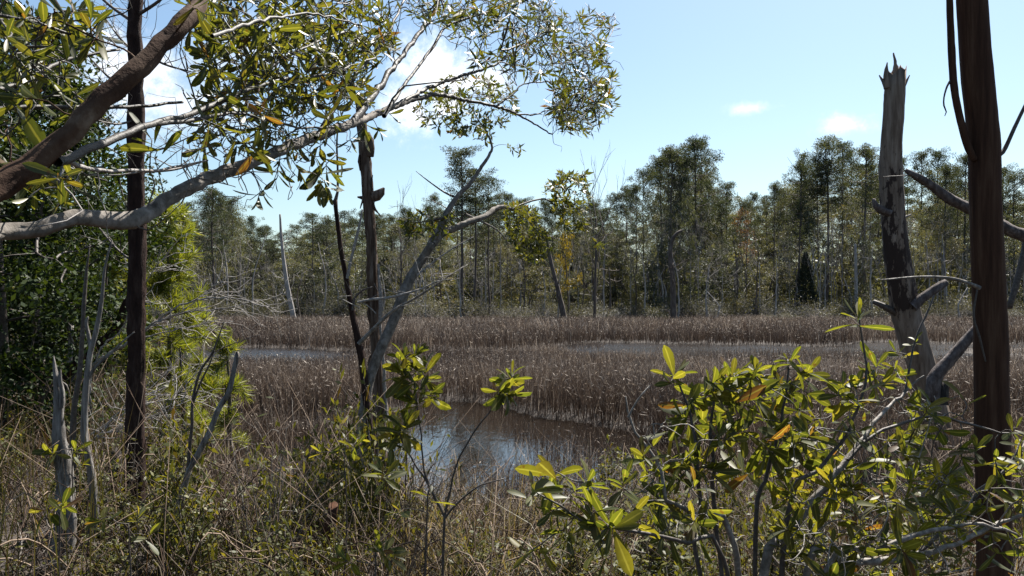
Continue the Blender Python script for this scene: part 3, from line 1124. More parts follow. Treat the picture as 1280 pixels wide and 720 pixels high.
# pines, three ranks deep
for i in range(95):
    u = -.58 + 1.26 * (i + RNG.random()) / 95
    d = 92 + 26 * RNG.random()
    x = u * d
    hh = float(top_h(x, d)) * (.86 + .18 * RNG.random())
    far_tree('pine%d' % RNG.integers(0, 5), 'pine_tree', 'pine with thin trunk and open dark crown among others in the wood across the marsh', 'tree', x, d, (.52 + .34 * RNG.random()) * (.6 + .4 * hh / 20), hh / 20, None, G_PINE)
for i in range(80):
    u = -.62 + 1.30 * (i + RNG.random()) / 80
    d = 87 + 16 * RNG.random()
    x = u * d
    hh = min(13.0, float(top_h(x, d)) * (.38 + .42 * RNG.random()))
    far_tree('broad%d' % RNG.integers(0, 4), 'leafy_tree', 'olive leafy tree below the pines in the wood across the marsh', 'tree', x, d, .7 + .5 * RNG.random(), hh / 10, None, G_BROAD)
for i in range(64):
    u = -.5 + 1.16 * (i + RNG.random()) / 64
    d = 84 + 12 * RNG.random()
    x = u * d
    hh = float(top_h(x, d)) * (.55 + .42 * RNG.random())
    far_tree('bare%d' % RNG.integers(0, 3), 'bare_tree', 'bare grey tree with fine twigs among the leafy trees across the marsh', 'tree', x, d, .5 + .3 * RNG.random(), hh / 15.5, None, G_BARE)
for i in range(120):
    u = -.5 + 1.16 * (i + RNG.random()) / 120
    x0 = u * 88
    d = float(shoreline(x0)) - 6 + 9 * RNG.random()
    far_tree('bush%d' % RNG.integers(0, 4), 'grey_shrub', 'greyish twiggy shrub in the row along the far marsh edge', 'shrub', u * d, d, .8 + .6 * RNG.random(), .5 + .8 * RNG.random() ** 1.4, None, G_BUSH)

# the depth of the wood behind them, one mass
mb = MB()
for i in range(290):
    d = 112 + 34 * RNG.random()
    u = -.95 + 1.85 * RNG.random()
    x = u * d
    hh = float(top_h(x, d)) * (.55 + .32 * RNG.random())
    k = RNG.choice(['pine0', 'pine1', 'pine2', 'broad0', 'broad1', 'broad2', 'broad1', 'broad3'])
    v, q, t_, a = PROT[k][2].arrays()
    h0 = 20. if k.startswith('pine') else 10.
    an = RNG.random() * 6.28
    s = 1.1 + .5 * RNG.random()
    c_, s_ = math.cos(an) * s, math.sin(an) * s
    vv = np.stack([v[:, 0] * c_ - v[:, 1] * s_ + x, v[:, 0] * s_ + v[:, 1] * c_ + d, v[:, 2] * hh / h0 + float(ground_z(x, d))], 1)
    mb.add(vv, q, None, a)
for i in range(560):   # undergrowth that closes the view between the trunks
    d = 102 + 75 * RNG.random()
    u = -1.0 + 1.95 * RNG.random()
    x = u * d
    z0 = float(ground_z(x, d))
    for k in range(5):
        clump(mb, np.array((x, d, z0 + .4 + 7.5 * RNG.random() ** 1.2)) + RNG.normal(0, 1, 3) * np.array((1.8, 1.0, .3)), 1.7, 80, .6, .17, flat=.7)
wood = mb.build('far_forest', M_FAROLIVE, smooth=False)
wood['kind'] = 'stuff'

# ------------------------------------------------------------------ bank plants nobody could count


def bank_ok(x, y):
    return (ground_z(x, y) > -.12) * in_view(x, y, 1.0)


mb = MB()


def bank_grass(n, y0, y1, hmu, hsd, wd, tmu, tsd, dens=None, lean=.35, x0=-11, x1=8):
    x, y = scatter(x0, x1, y0, y1, n, lambda x, y: bank_ok(x, y) * (1 if dens is None else dens(x, y)))
    m = len(x)
    h = np.clip(RNG.normal(hmu, hsd, m), .08, 1.6)
    z = ground_z(x, y)
    blades(mb, np.stack([x, y, z - .03], 1), h, wd * (.6 + .8 * RNG.random(m)), RNG.normal(0, lean, (m, 2)) * h[:, None],
           np.clip(RNG.normal(tmu, tsd, m), 0, 1))


bank_grass(15000, 3.2, 9, .26, .12, .0035, .45, .25, lambda x, y: .2 + .8 * (vnoise(x, y, .9, 31) > .5), .6)
bank_grass(15000, 3.5, 11.5, .48, .2, .003, .3, .28, lambda x, y: .3 + .7 * (vnoise(x, y, .7, 32) > .45), .75)
bank_grass(9000, 6, 24, .5, .2, .006, .4, .28, lambda x, y: smooth(-.3, -.42, x / y), .5)
bank_grass(2600, 3.6, 7.5, .85, .18, .004, .5, .1, lambda x, y: smooth(-.46, -.52, x / y), .10)     # upright rushes
bank_grass(5200, 4.2, 8.0, .68, .2, .0035, .82, .15, lambda x, y: smooth(-.16, -.1, x / y) * smooth(.05, -.01, x / y), .6)   # straw
bank_grass(9000, 3.2, 9.5, .5, .2, .003, .2, .14, lambda x, y: smooth(.02, .12, x / y), .55)   # brown dead grass under the big-leaved bush
gr = mb.build('bank_grass', M_GRASS, smooth=False)
gr['kind'] = 'stuff'

mb = MB()
x, y = scatter(-11, 8, 4.0, 13.0, 9000, lambda x, y: bank_ok(x, y))
z = ground_z(x, y)
for i in range(len(x)):
    h = .2 + (.75 + .5 * (-.5 < x[i] / y[i] < -.12)) * RNG.random() ** 1.5
    c = np.array((x[i], y[i], z[i] - .03))
    ln = RNG.normal(0, .36, 2) * h
    pts = [c, c + np.array((ln[0] * .4, ln[1] * .4, h * .5)), c + np.array((ln[0] * 1.4, ln[1] * 1.4, h))]
    tube(mb, pts, [.0035, .0028, .0012], 3, tint=RNG.random())
    if RNG.random() < .6:
        tube(mb, [pts[1], pts[1] + np.array((RNG.normal(0, .14), RNG.normal(0, .14), .16))], [.002, .001], 3, tint=RNG.random())
for i in range(420):
    d = 4.2 + 6 * RNG.random()
    xx = (-.62 + 1.0 * RNG.random()) * d
    zz = float(ground_z(xx, d))
    if zz < 0:
        continue
    an, ln = RNG.random() * 6.28, .35 + .7 * RNG.random()
    u_ = np.array((math.cos(an), math.sin(an), 0)) * ln
    c = np.array((xx, d, zz))
    tube(mb, [c, c + u_ * .35 + np.array((0, 0, .12 + .35 * RNG.random())), c + u_ * .7 + np.array((0, 0, .1 + .4 * RNG.random())), c + u_ + np.array((0, 0, .02 + .3 * RNG.random()))], [.005, .005, .004, .002], 4, step=.1, tint=.3 + .7 * RNG.random())
ds = mb.build('dead_stem_litter', M_WEED)
ds['kind'] = 'stuff'
mb = MB()
n = 7000
x, y = scatter(-11, 8, 3, 11, n, lambda x, y: bank_ok(x, y))
n = len(x)
leaves(mb, np.stack([x, y, ground_z(x, y) + .02 * RNG.random(n)], 1), RNG.normal(0, 1, (n, 3)) * np.array((1, 1, .25)), np.array((0, 0, 1.)) + RNG.normal(0, .4, (n, 3)),
       .05 + .05 * RNG.random(n), .012, np.clip(RNG.normal(.2, .2, n), 0, 1), 'mid')
lf = mb.build('fallen_leaves', M_GRASS)
lf['kind'] = 'stuff'

# ------------------------------------------------------------------ small-leaved shrubs of the bank and pool edge


def leafy_shrub_proto(h, w, nst, nleaf, leaf, kind='mid', mat=M_SMALL):
    st, fo = MB(), MB()
    tips = []
    sk = []
    for i in range(nst):
        a = RNG.random() * 6.28
        f = RNG.random()
        top = np.array((math.cos(a) * w * .5 * f, math.sin(a) * w * .5 * f, h * (.6 + .4 * RNG.random())))
        p = tube(st, [(0.03 * math.cos(a), .03 * math.sin(a), -.05), top * .5 + RNG.normal(0, .03, 3), top], [.007, .005, .002], 4, step=.12)
        sk.append(p)
    sk = np.vstack(sk)
    sk2 = sk[sk[:, 2] > h * .25]
    tp = sk2[RNG.integers(0, len(sk2), nst * 5)] + RNG.normal(0, 1, (nst * 5, 3)) * np.array((w * .16, w * .16, h * .1))
    connect(st, tp, sk2, .001, .003, step_pts=4)
    allp = np.vstack([tp, sk2])
    per = max(1, nleaf // len(allp))
    for p in allp:
        k = RNG.poisson(per)
        if k:
            leaves(fo, p + RNG.normal(0, leaf * .7, (k, 3)), RNG.normal(0, 1, (k, 3)) + np.array((0, 0, .5)), np.array((0, 0, 1.)) + RNG.normal(0, .5, (k, 3)),
                   leaf * (.6 + .8 * RNG.random(k)), leaf * .2, np.clip(RNG.normal(.55, .2, k), 0, 1), kind)
    return st.mesh('shrub_stems', B_STEM), fo.mesh('shrub_foliage', mat)


SHP = [leafy_shrub_proto(.75, .8, 9, 620, .062), leafy_shrub_proto(.55, .9, 10, 800, .05), leafy_shrub_proto(1.0, .7, 8, 520, .075), leafy_shrub_proto(.9, .9, 12, 200, .06)]


def bank_shrub(k, x, y, s, sz, label, group=None):
    r_ = thing('leafy_shrub', label, 'shrub', (x, y, float(ground_z(x, y)) - .03), group)
    r_.rotation_euler = (0, 0, RNG.random() * 6.28)
    r_.scale = (s, s, sz)
    for nm, me in zip(('stems', 'foliage'), SHP[k]):
        c = bpy.data.objects.new(nm, me)
        COL.objects.link(c)
        c.parent = r_


G_LOW = 'low small-leaved shrubs on the near bank'
cnt = 0
tries = 0
while cnt < 95 and tries < 3000:
    tries += 1
    d = 4.3 + 5.2 * RNG.random() ** 1.3
    u = -.64 + 1.2 * RNG.random()
    x = u * d
    if ground_z(x, d) < .05:
        continue
    if -.14 < u < .02 and RNG.random() < .75:
        continue
    px_h = .35 + .5 * RNG.random()
    bank_shrub(RNG.integers(0, 4), x, d, .55 + .5 * RNG.random(), px_h, 'low olive shrub with small leaves growing in the grass of the near bank', G_LOW)
    cnt += 1
# taller ones that can be told apart
for (px, d, k, s, sz, lab) in ((350, 7.2, 0, .9, 1.15, 'dark glossy shrub at the pool edge between the forked stem and the shaggy dead trunk'),
                               (395, 6.6, 0, .8, 1.35, 'tall leafy shrub just beside the shaggy dead trunk, on its outer side'),
                               (440, 7.4, 2, .9, 1.30, 'upright pale-leaved shrub wrapped round the foot of the leaning tree'),
                               (425, 5.2, 1, .7, .9, 'small shrub with leaves over the straw beside the reddish stem'),
                               (300, 6.4, 3, 1.0, .95, 'sparse shrub behind the forked broken stem'),
                               (215, 7.5, 2, 1.0, 1.0, 'yellowish leafy shrub beside the straight dark pine trunk'),
                               (965, 4.9, 1, 1.1, 1.3, 'dense small-leaved shrub under the arching stems of the big-leaved bush'),
                               (1150, 4.8, 0, 1.1, 1.1, 'shrub with small shiny leaves at the foot of the stripped brown trunk'),
                               (478, 6.0, 2, .8, 1.25, 'leafy shrub growing right in front of the shaggy dead trunk'),
                               (455, 6.3, 0, .8, 1.5, 'tallest leafy shrub, climbing against the leaning tree'),
                               (500, 6.2, 3, .9, 1.35, 'thin twiggy shrub beside the pale hanging bark strip'),
                               (330, 5.6, 3, 1.0, 1.3, 'tall sparse twiggy shrub in the tangle just beyond the forked stem'),
                               (240, 5.3, 2, .8, 1.1, 'pale-leaved shrub between the dark pine trunk and the forked stem'),
                               (545, 10.1, 3, .5, .8, 'lone green weed standing in the pool shallows')):
    bank_shrub(k, (px - 640) / F * d, d, s, sz, lab)

# ------------------------------------------------------------------ stripped brown trunk at the edge


def base_under(x, y, d):
    b = P(x, y, d)
    b[2] = float(ground_z(b[0], d)) - .1
    return b


def mbtube(name, pts, rad, mat, parent, sides=10, step=.05, rough=.04, **k):
    mb = MB()
    p = tube(mb, pts, rad, sides, step, rough, **k)
    ob = mb.build(name, mat, parent)
    return ob, p


D = 4.0
b0 = base_under(1244, 800, D)
big = thing('dead_tree', 'tall stripped brown trunk, thickest in view, with a thin limb rising beside it', 'dead tree', b0)
tp = np.vstack([b0, PL([(1243, 720), (1241, 560), (1238, 400), (1233, 280), (1229, 170), (1222, 100), (1215, 0), (1206, -160), (1196, -420), (1190, -800)], D)])
mbtube('trunk', tp, [.088, .082, .078, .077, .075, .073, .072, .07, .066, .055, .03], B_BROWN, big, 20, .06, .022)
lm, lp = mbtube('limb', PL([(1219, 200), (1211, 186), (1203, 160), (1194, 120), (1190, 80), (1188, 30), (1184, -60), (1176, -160)], D - .03), [.018, .019, .018, .017, .017, .016, .014, .006], B_BROWN, big, 9, .04, .05)
mbtube('twig', PL([(1190, 98), (1184, 108), (1180, 122), (1180, 132), (1183, 140), (1181, 145)], D - .03), [.006, .005, .004, .004, .003, .002], B_TWIG, lm, 5, .02)
mbtube('limb', PL([(1243, 196), (1254, 190), (1268, 160), (1285, 125), (1310, 80)], D), [.014, .011, .009, .008, .005], B_TWIG, big, 7, .03, .05)
mbtube('limb', PL([(1225, 360), (1217, 356), (1190, 348), (1150, 346), (1100, 350)], [0][0] or D - .1), [.012, .009, .008, .006, .003], B_STEM, big, 6, .03, .06)
mbtube('limb', PL([(1232, 452), (1224, 420), (1217, 395), (1222, 360)], D - .07), [.004, .006, .006, .004], B_TWIG, big, 5, .03)

# broken snag
D = 11.0
b0 = base_under(1180, 597, D)
sn = thing('broken_snag', 'broken dead trunk with splintered top, pale above and dark bark below', 'dead tree', b0)
sp = np.vstack([b0, PL([(1172, 540), (1158, 480), (1145, 435), (1134, 395), (1124, 340), (1118, 290), (1114, 230), (1114, 180), (1117, 130), (1119, 100)], D)])
mb = MB()
tube(mb, sp, [.19, .19, .19, .186, .18, .172, .16, .15, .142, .135, .13], 26, .12, .05, jag=.22)
mb.build('trunk', B_SNAG, sn)
# splinters standing up from the break
for (x0, y0, x1, y1, r_) in ((1116, 108, 1117, 66, .06), (1110, 110, 1109, 78, .06), (1121, 110, 1125, 88, .06)):
    mbtube('splinter', PL([(x0, y0), ((x0 + x1) / 2 + RNG.normal(0, 1.2), (y0 + y1) / 2), (x1, y1)], D - .03), [r_, r_ * .6, .008], B_SNAG, sn, 7, .04, .35)
for pts, r_ in (([(1112, 118), (1106, 106), (1099, 94)], .04), ([(1130, 108), (1134, 100), (1137, 94)], .025)):
    mbtube('limb_stub', PL(pts, D), [r_, r_ * .7, .008], B_GREY, sn, 6, .05, .2)
mbtube('limb_stub', PL([(1113, 267), (1103, 263), (1095, 257), (1092, 249)], D - .1), [.05, .052, .045, .025], B_LOG, sn, 8, .05, .12)
mbtube('limb_stub', PL([(1130, 272), (1139, 268)], D - .1), [.02, .01], B_PALE, sn, 5)
mbtube('limb', PL([(1122, 392), (1108, 384), (1092, 377)], D), [.06, .05, .03], B_TWIG, sn, 7, .08, .1)
mbtube('limb', PL([(1140, 384), (1160, 368), (1183, 353)], D - .15), [.075, .06, .05], B_LOG, sn, 9, .08, .1)
ob, _ = mbtube('limb', PL([(1170, 500), (1168, 474), (1185, 452), (1203, 432), (1222, 408)], 9.5), [.10, .085, .065, .06, .045], B_LOG, sn, 10, .08, .12)
mbtube('limb_stub', PL([(1174, 505), (1177, 488), (1182, 475)], 9.5), [.12, .08, .03], B_BLACK, sn, 8, .05, .3)
# pale hanging limb behind the brown trunk
D = 8.5
b0 = base_under(1420, 560, D)
hl = thing('dead_tree', 'fallen grey limb slanting across behind the stripped brown trunk', 'dead tree', b0)
mbtube('trunk', np.vstack([b0, PL([(1400, 470), (1340, 350), (1290, 300), (1262, 287), (1215, 262), (1190, 250), (1165, 232), (1145, 220), (1132, 213)], D)]),
       [.12, .11, .09, .07, .065, .06, .055, .045, .035, .02], B_LOG, hl, 10, .07, .1)
mbtube('limb', PL([(1285, 299), (1272, 350), (1262, 385)], D), [.045, .035, .03], B_TWIG, hl, 7, .07, .1)
mbtube('limb', PL([(1180, 244), (1150, 221), (1120, 220), (1104, 221)], D), [.008, .006, .005, .003], B_PALE, hl, 4, .05)

# ------------------------------------------------------------------ big-leaved bush, lower corner


def bay_branch(root, pts, rad, tips, mat, lmat, ln=.1, n=8, spread=(25, 95), kind='big', sides=7, wd=.165, tmu=.5, r_base=.005, extra=None, bare=0, skip=0, droop=.55, lsd=.18):
    """one branch with its twigs, and its leaf rosettes as a sub-part"""
    mb = MB()
    stout = max(rad) > .012
    p = tube(mb, pts, rad, sides + (4 if stout else 0), .035 if stout else .05, .095 if stout else .06, wob=.0028 if stout else .002)
    tips = np.asarray(tips, float)
    if len(tips):
        fo = MB()
        ds_ = connect(mb, tips, p[skip:], .0016, r_base, sag=.05, step_pts=6, wig=.07, sides=5)
        for i, (t_, d_) in enumerate(zip(tips, ds_)):
            dd = norm(d_ + np.array((0, 0, droop)) + RNG.normal(0, .25, 3))
            l_ = ln * np.clip(RNG.normal(1, lsd), .6, 1.4)
            rosette(fo, t_, dd, max(3, int(RNG.normal(n, n * .25))), l_, l_ * wd, tint_mu=tmu + RNG.normal(0, .1), spread=spread, kind=kind)
    if extra is not None and len(extra):
        connect(mb, np.asarray(extra), p[skip:], .0012, .0055, sides=4, wig=.12)
    br = mb.build('branch', mat, root)
    if len(tips):
        fo.build('foliage', lmat, br)
    return br, p


b0 = np.array((.83, 2.62, .93))
bush = thing('bay_bush', 'big-leaved yellow-green bush filling the lower corner beside the stripped brown trunk', 'bush', b0)
root = lambda *a: np.vstack([b0 + np.array(a[0]), a[1]])


def tips_in(poly, n, d0, d1):
    p = [q for q in in_poly(poly, n) if not (1205 < q[0] < 1272 and RNG.random() < .8)]   # the trunk shows through here
    return [P(x, y, d0 + (d1 - d0) * RNG.random()) for x, y in p]


bay_branch(bush, root((.08, -.12, 0), PL([(1030, 716, 2.45), (1090, 690), (1150, 668, 2.45), (1215, 655), (1270, 668, 2.55)])), [.010, .009, .008, .006, .004],
           tips_in([(980, 610), (1290, 580), (1290, 730), (960, 730)], 34, 2.2, 2.8), B_STEM, M_BAY, ln=.075, wd=.15, extra=tips_in([(980, 610), (1290, 580), (1290, 730), (960, 730)], 40, 2.2, 2.8))
# white-barked main stem rising across to the broken snag
bay_branch(bush, root((0, 0, -.05), PL([(955, 715, 2.62), (985, 670), (1020, 620, 2.7), (1045, 590), (1075, 555, 2.8), (1101, 517), (1131, 490, 2.95), (1155, 470)])),
           [.017, .016, .014, .012, .011, .009, .007, .005, .003],
           tips_in([(1000, 520), (1080, 440), (1160, 480), (1180, 560), (1080, 640), (1010, 610)], 26, 2.6, 3.2), B_STEM, M_BAY, ln=0.081, wd=.15, extra=tips_in([(960, 520), (1200, 480), (1200, 640), (1000, 690)], 58, 2.5, 3.3))
bay_branch(bush, PL([(1060, 575, 2.75), (1090, 545), (1120, 532), (1165, 520), (1200, 527), (1250, 540), (1300, 545, 3.0)]), [.007, .006, .006, .005, .005, .004, .003],
           [P(x, y, d) for x, y, d in ((1270, 535, 2.9), (1220, 560, 2.8), (1245, 585, 2.9), (1180, 540, 2.8), (1150, 505, 2.9), (1205, 500, 3.0))] +
           tips_in([(1160, 500), (1290, 560), (1290, 690), (1160, 660), (1120, 560)], 29, 2.5, 3.2), B_TWIG, M_BAY, ln=0.081, wd=.15)
bay_branch(bush, PL([(1131, 490, 2.95), (1137, 465), (1141, 435), (1152, 405), (1168, 370, 3.05)]), [.006, .005, .004, .004, .003],
           [P(1120, 440, 3.0), P(1130, 470, 2.9), P(1145, 425, 3.0)], B_TWIG, M_BAY, ln=0.061, wd=.15, n=6)
bay_branch(bush, root((.01, 0, 0), PL([(985, 640, 2.65), (1020, 590), (1060, 540, 2.7), (1082, 480), (1080, 440, 2.75), (1074, 400)])), [.01, .009, .007, .006, .005, .004, .003],
           [P(1072, 393, 2.75), P(1085, 470, 2.75), P(1095, 455, 2.8), P(1060, 500, 2.75), P(1105, 480, 2.75)], B_TWIG, M_BAY, ln=0.081, wd=.15, n=9)
# crooked white stem
bay_branch(bush, root((-.01, .02, 0), PL([(918, 682, 2.55), (872, 643), (833, 624, 2.5), (828, 588), (808, 560), (795, 540), (785, 515, 2.6), (782, 495)])),
           [.012, .010, .008, .007, .006, .005, .004, .004, .002], tips_in([(800, 560), (860, 540), (900, 640), (840, 690), (790, 640)], 12, 2.3, 2.8), B_STEM, M_BAY, ln=0.073, wd=.15, extra=tips_in([(780, 520), (900, 520), (930, 700), (780, 700)], 39, 2.3, 2.8))
mbtube('branch', PL([(785, 522, 2.58), (797, 500), (812, 482, 2.6)]), [.004, .003, .002], B_STEM, bush, 6, .03)
bay_branch(bush, root((-.04, .05, 0), PL([(868, 680, 2.7), (876, 640), (872, 590, 2.7), (868, 545), (862, 515), (852, 488, 2.75), (846, 468)])),
           [.009, .008, .008, .007, .006, .005, .004, .003],
           [P(846, 465, 2.75), P(838, 478, 2.7), P(868, 500, 2.75), P(870, 560, 2.7), P(850, 520, 2.7), P(880, 590, 2.6)] + tips_in([(820, 500), (900, 480), (900, 620), (830, 620)], 10, 2.5, 3.0), B_TWIG, M_BAY, ln=0.098, wd=.15, n=8, spread=(15, 85))
bay_branch(bush, root((-.02, .06, 0), PL([(893, 640, 2.75), (893, 590), (888, 545, 2.75), (892, 505), (893, 478)])), [.009, .008, .007, .006, .005, .003],
           [P(895, 475, 2.75), P(905, 485, 2.7), P(925, 500, 2.75), P(915, 470, 2.8), P(948, 472, 2.8)] + tips_in([(890, 470), (1000, 440), (1010, 560), (900, 600)], 18, 2.6, 3.2), B_TWIG, M_BAY, ln=0.093, wd=.15, n=8, spread=(15, 85))
bay_branch(bush, root((0, .1, 0), PL([(945, 660, 2.8), (960, 590), (975, 530, 2.9), (985, 480), (985, 450, 3.0)])), [.009, .008, .007, .005, .004, .003],
           [P(984, 448, 3.0), P(1010, 465, 2.95), P(975, 480, 2.9)] + tips_in([(930, 480), (1060, 470), (1070, 600), (960, 650)], 21, 2.7, 3.4), B_TWIG, M_BAY, ln=0.081, wd=.15)
# low sprawling branch to the side with broad leaves close to the eye
bay_branch(bush, root((-.03, -.1, 0), PL([(905, 700, 2.4), (860, 680), (815, 668, 2.25), (770, 662), (735, 655), (700, 632, 2.2), (672, 615)])),
           [.008, .007, .006, .005, .004, .004, .003, .002],
           [P(668, 612, 2.2), P(690, 640, 2.2), P(740, 640, 2.2), P(760, 660, 2.15), P(735, 600, 2.3), P(780, 600, 2.3), P(720, 612, 2.25), P(700, 665, 2.2), P(660, 690, 2.2), P(790, 640, 2.3), P(820, 625, 2.35), P(690, 590, 2.4), P(745, 690, 2.1)],
           B_TWIG, M_BAY, ln=0.081, wd=.15, n=8, spread=(30, 110))
bay_branch(bush, root((.05, -.05, 0), PL([(1010, 708, 2.6), (1060, 704), (1120, 700, 2.7), (1190, 682), (1250, 655, 2.9), (1300, 640)])), [.014, .013, .012, .011, .009, .007, .005],
           tips_in([(960, 640), (1290, 600), (1290, 730), (960, 730)], 44, 2.4, 3.1), B_STEM, M_BAY, ln=0.069, wd=.15, extra=tips_in([(960, 600), (1290, 560), (1290, 720), (960, 720)], 78, 2.4, 3.2))
bay_branch(bush, PL([(1120, 700, 2.7), (1150, 690), (1200, 640, 2.9), (1225, 615), (1262, 580), (1275, 550, 3.0)]), [.008, .007, .006, .006, .005, .003],
           tips_in([(1180, 560), (1290, 520), (1290, 640), (1200, 640)], 16, 2.7, 3.1), B_TWIG, M_BAY, ln=0.077, wd=.15)

# ------------------------------------------------------------------ thin sapling before the pool
D = 4.0
b0 = base_under(553, 800, D)
sap = thing('sapling', 'thin dark sapling before the pool, parting into four shoots with leaf tufts', 'sapling', b0)
mbtube('stem', np.vstack([b0, PL([(553, 740), (554, 690), (556, 642)], D)]), [.009, .008, .0075, .007], B_TWIG, sap, 7, .05, .05)
SH = ([(555, 645), (535, 605), (515, 575), (503, 553), (500, 540)], [(500, 543), (490, 548), (508, 530)]), ([(555, 645), (545, 625), (530, 590), (526, 545), (521, 505), (518, 478)], [(517, 462), (508, 480), (526, 485), (519, 500), (537, 478), (500, 462), (530, 460), (512, 498), (540, 492), (505, 445), (522, 440)]), \
    ([(556, 645), (563, 610), (575, 570), (600, 530), (618, 505), (630, 482)], [(632, 478), (640, 468), (625, 490), (636, 494)]), ([(556, 648), (575, 625), (600, 608), (630, 598)], [])
for pts, tp_ in SH:
    bay_branch(sap, PL(pts, D), np.linspace(.006, .003, len(pts)), [P(x, y, D + RNG.normal(0, .06)) for x, y in tp_], B_TWIG, M_BAY, ln=.105, n=12, tmu=.55, wd=.16, spread=(10, 85))
# smaller leafy sprouts near it
for (px, py, d, n_, lab) in ((535, 612, 3.6, 3, 'short leafy sprout with yellow-green leaves just beside the sapling stem'), (430, 560, 4.6, 4, 'leafy sprout with dark leaves in front of the leaning tree'),
                             (470, 690, 3.6, 4, 'broad-leaved sprout low in the grass beside the reddish dead stem'), (75, 640, 4.0, 3, 'yellow leaf tuft in front of the weathered grey trunk'),
                             (160, 655, 3.9, 3, 'leaf tuft at the foot of the straight dark pine trunk'), (90, 560, 4.8, 3, 'little leafy sprout between the weathered trunk and the curved grey stem')):
    b0 = base_under(px + RNG.normal(0, 6), py, d)
    sp_ = thing('leafy_sprout', lab, 'sprout', b0)
    top = P(px, py, d)
    tp_ = [top + RNG.normal(0, 1, 3) * np.array((.09, .09, .06)) for _ in range(n_)]
    bay_branch(sp_, [b0, (b0 + top) * .5 + RNG.normal(0, .02, 3), top], [.006, .005, .003], tp_, B_TWIG, M_BAY, ln=.085, n=8)

# ------------------------------------------------------------------ trees at the pool: shaggy dead trunk, thin dark one, leaning live one
D = 7.5
b0 = base_under(484, 700, D)
sh = thing('dead_tree', 'shaggy dead trunk with knobs standing by the pool, top hidden in the overhanging leaves', 'dead tree', b0)
mbtube('trunk', np.vstack([b0, PL([(482, 640), (476, 560), (472, 480), (469, 420), (466, 360), (464, 300), (460, 245), (456, 190), (452, 148), (449, 118)], D)]),
       [.06, .055, .053, .051, .049, .05, .048, .052, .05, .045, .036], B_SHAGGY, sh, 14, .06, .11)
mbtube('knob', PL([(463, 248), (471, 245), (477, 240), (480, 235)], D), [.045, .05, .036, .01], B_SHAGGY, sh, 9, .04, .2)
mbtube('knob', PL([(460, 250), (453, 247), (447, 246)], D), [.03, .022, .008], B_BLACK, sh, 7, .03, .2)
mbtube('knob', PL([(463, 196), (463, 176), (460, 166)], D - .02), [.03, .04, .02], B_SHAGGY, sh, 8, .04, .2)
mbtube('bark_strip', PL([(473, 330), (476, 370), (475, 400), (479, 440), (481, 480), (484, 520), (489, 580), (494, 640), (497, 690)], D - .07), [.018, .02, .014, .012, .015, .016, .022, .025, .012], B_PALE, sh, 6, .06, .3)
for _ in range(14):
    yy = 170 + 400 * RNG.random()
    xx = np.interp(yy, [150, 300, 480, 640], [453, 464, 472, 482]) + RNG.choice([-7, 7]) * (.9 + .2 * RNG.random())
    mbtube('bark_flake', PL([(xx, yy), (xx + RNG.normal(0, 1.5), yy + 9), (xx + RNG.normal(0, 3), yy + 20)], D - .03), [.006, .012, .004], B_SHAGGY, sh, 5, .03, .3)

D = 7.0
b0 = base_under(470, 690, D)
dk = thing('dead_tree', 'thin dark bare tree with a pale side branch, in front of the shaggy trunk', 'dead tree', b0)
mbtube('trunk', np.vstack([b0, PL([(464, 560), (458, 500), (452, 450), (446, 420), (440, 390), (433, 350), (426, 310), (420, 262), (419, 250)], D)]),
       [.035, .032, .032, .03, .028, .026, .024, .021, .018, .02], B_DARKPINE, dk, 9, .06, .08)
mbtube('limb', PL([(419, 252), (422, 240), (422, 210), (421, 180), (423, 150)], D), [.018, .012, .010, .009, .006], B_TWIG, dk, 6, .06, .05)
mbtube('limb', PL([(434, 348), (438, 328), (445, 300), (450, 278), (453, 262)], D - .03), [.014, .013, .011, .009, .006], B_PALE, dk, 7, .05, .08)
mbtube('limb', PL([(441, 388), (444, 372), (455, 362), (466, 359)], D - .05), [.012, .011, .009, .006], B_TWIG, dk, 6, .04, .08)
mbtube('limb', PL([(448, 430), (466, 412), (482, 396), (498, 384), (520, 372), (545, 356), (583, 330)], D - .1), [.018, .016, .014, .012, .010, .008, .003], B_STEM, dk, 7, .05, .08)
mbtube('limb', PL([(447, 378), (466, 374), (480, 373), (500, 369), (530, 360), (545, 352), (575, 348)], D - .15), [.012, .012, .012, .010, .007, .005, .002], B_PALE, dk, 7, .05, .08)
for (x, y) in ((505, 368), (522, 370), (540, 360), (553, 350), (565, 342), (450, 385), (470, 392), (440, 330), (530, 362), (500, 383), (548, 350)):
    mb = MB()
    d_ = np.array((RNG.normal(0, .6), RNG.normal(0, .3), RNG.normal(.4, .5)))
    fork(mb, P(x, y, D - .12), d_, .22, .005, 2, 4, .45, (1, 2), .1, .15, .7)
    mb.build('twig', B_PALE, dk)

D = 7.0
b0 = base_under(452, 650, D)
lt = thing('leaning_tree', 'leaning live tree with mottled grey bark, its limb arching over the marsh', 'tree', b0)
vt, vp = mbtube('trunk', np.vstack([b0, PL([(452, 560, 7.0), (457, 500), (463, 470), (478, 432, 7.1), (490, 405), (503, 372, 7.25), (512, 350), (524, 330, 7.4), (540, 305)])]),
                [.055, .052, .048, .046, .046, .048, .05, .045, .04, .037], B_LIVE, lt, 12, .05, .05)
LOWP = [(628, 262), (650, 248), (668, 262), (680, 290), (690, 312), (672, 328), (648, 318), (636, 290)]
HIP = [(680, 232), (700, 214), (735, 212), (742, 240), (735, 275), (712, 298), (690, 262)]
bay_branch(lt, PL([(540, 305, 7.45), (555, 291), (580, 280, 7.7), (605, 271), (618, 262, 8), (630, 259), (642, 262, 8.2)]), [.036, .033, .03, .027, .025, .02, .014],
           tips_in(LOWP, 170, 7.9, 8.7), B_LIVE, M_BAYTOP, ln=.07, n=8, kind='mid', r_base=.009, tmu=.66, wd=.16)
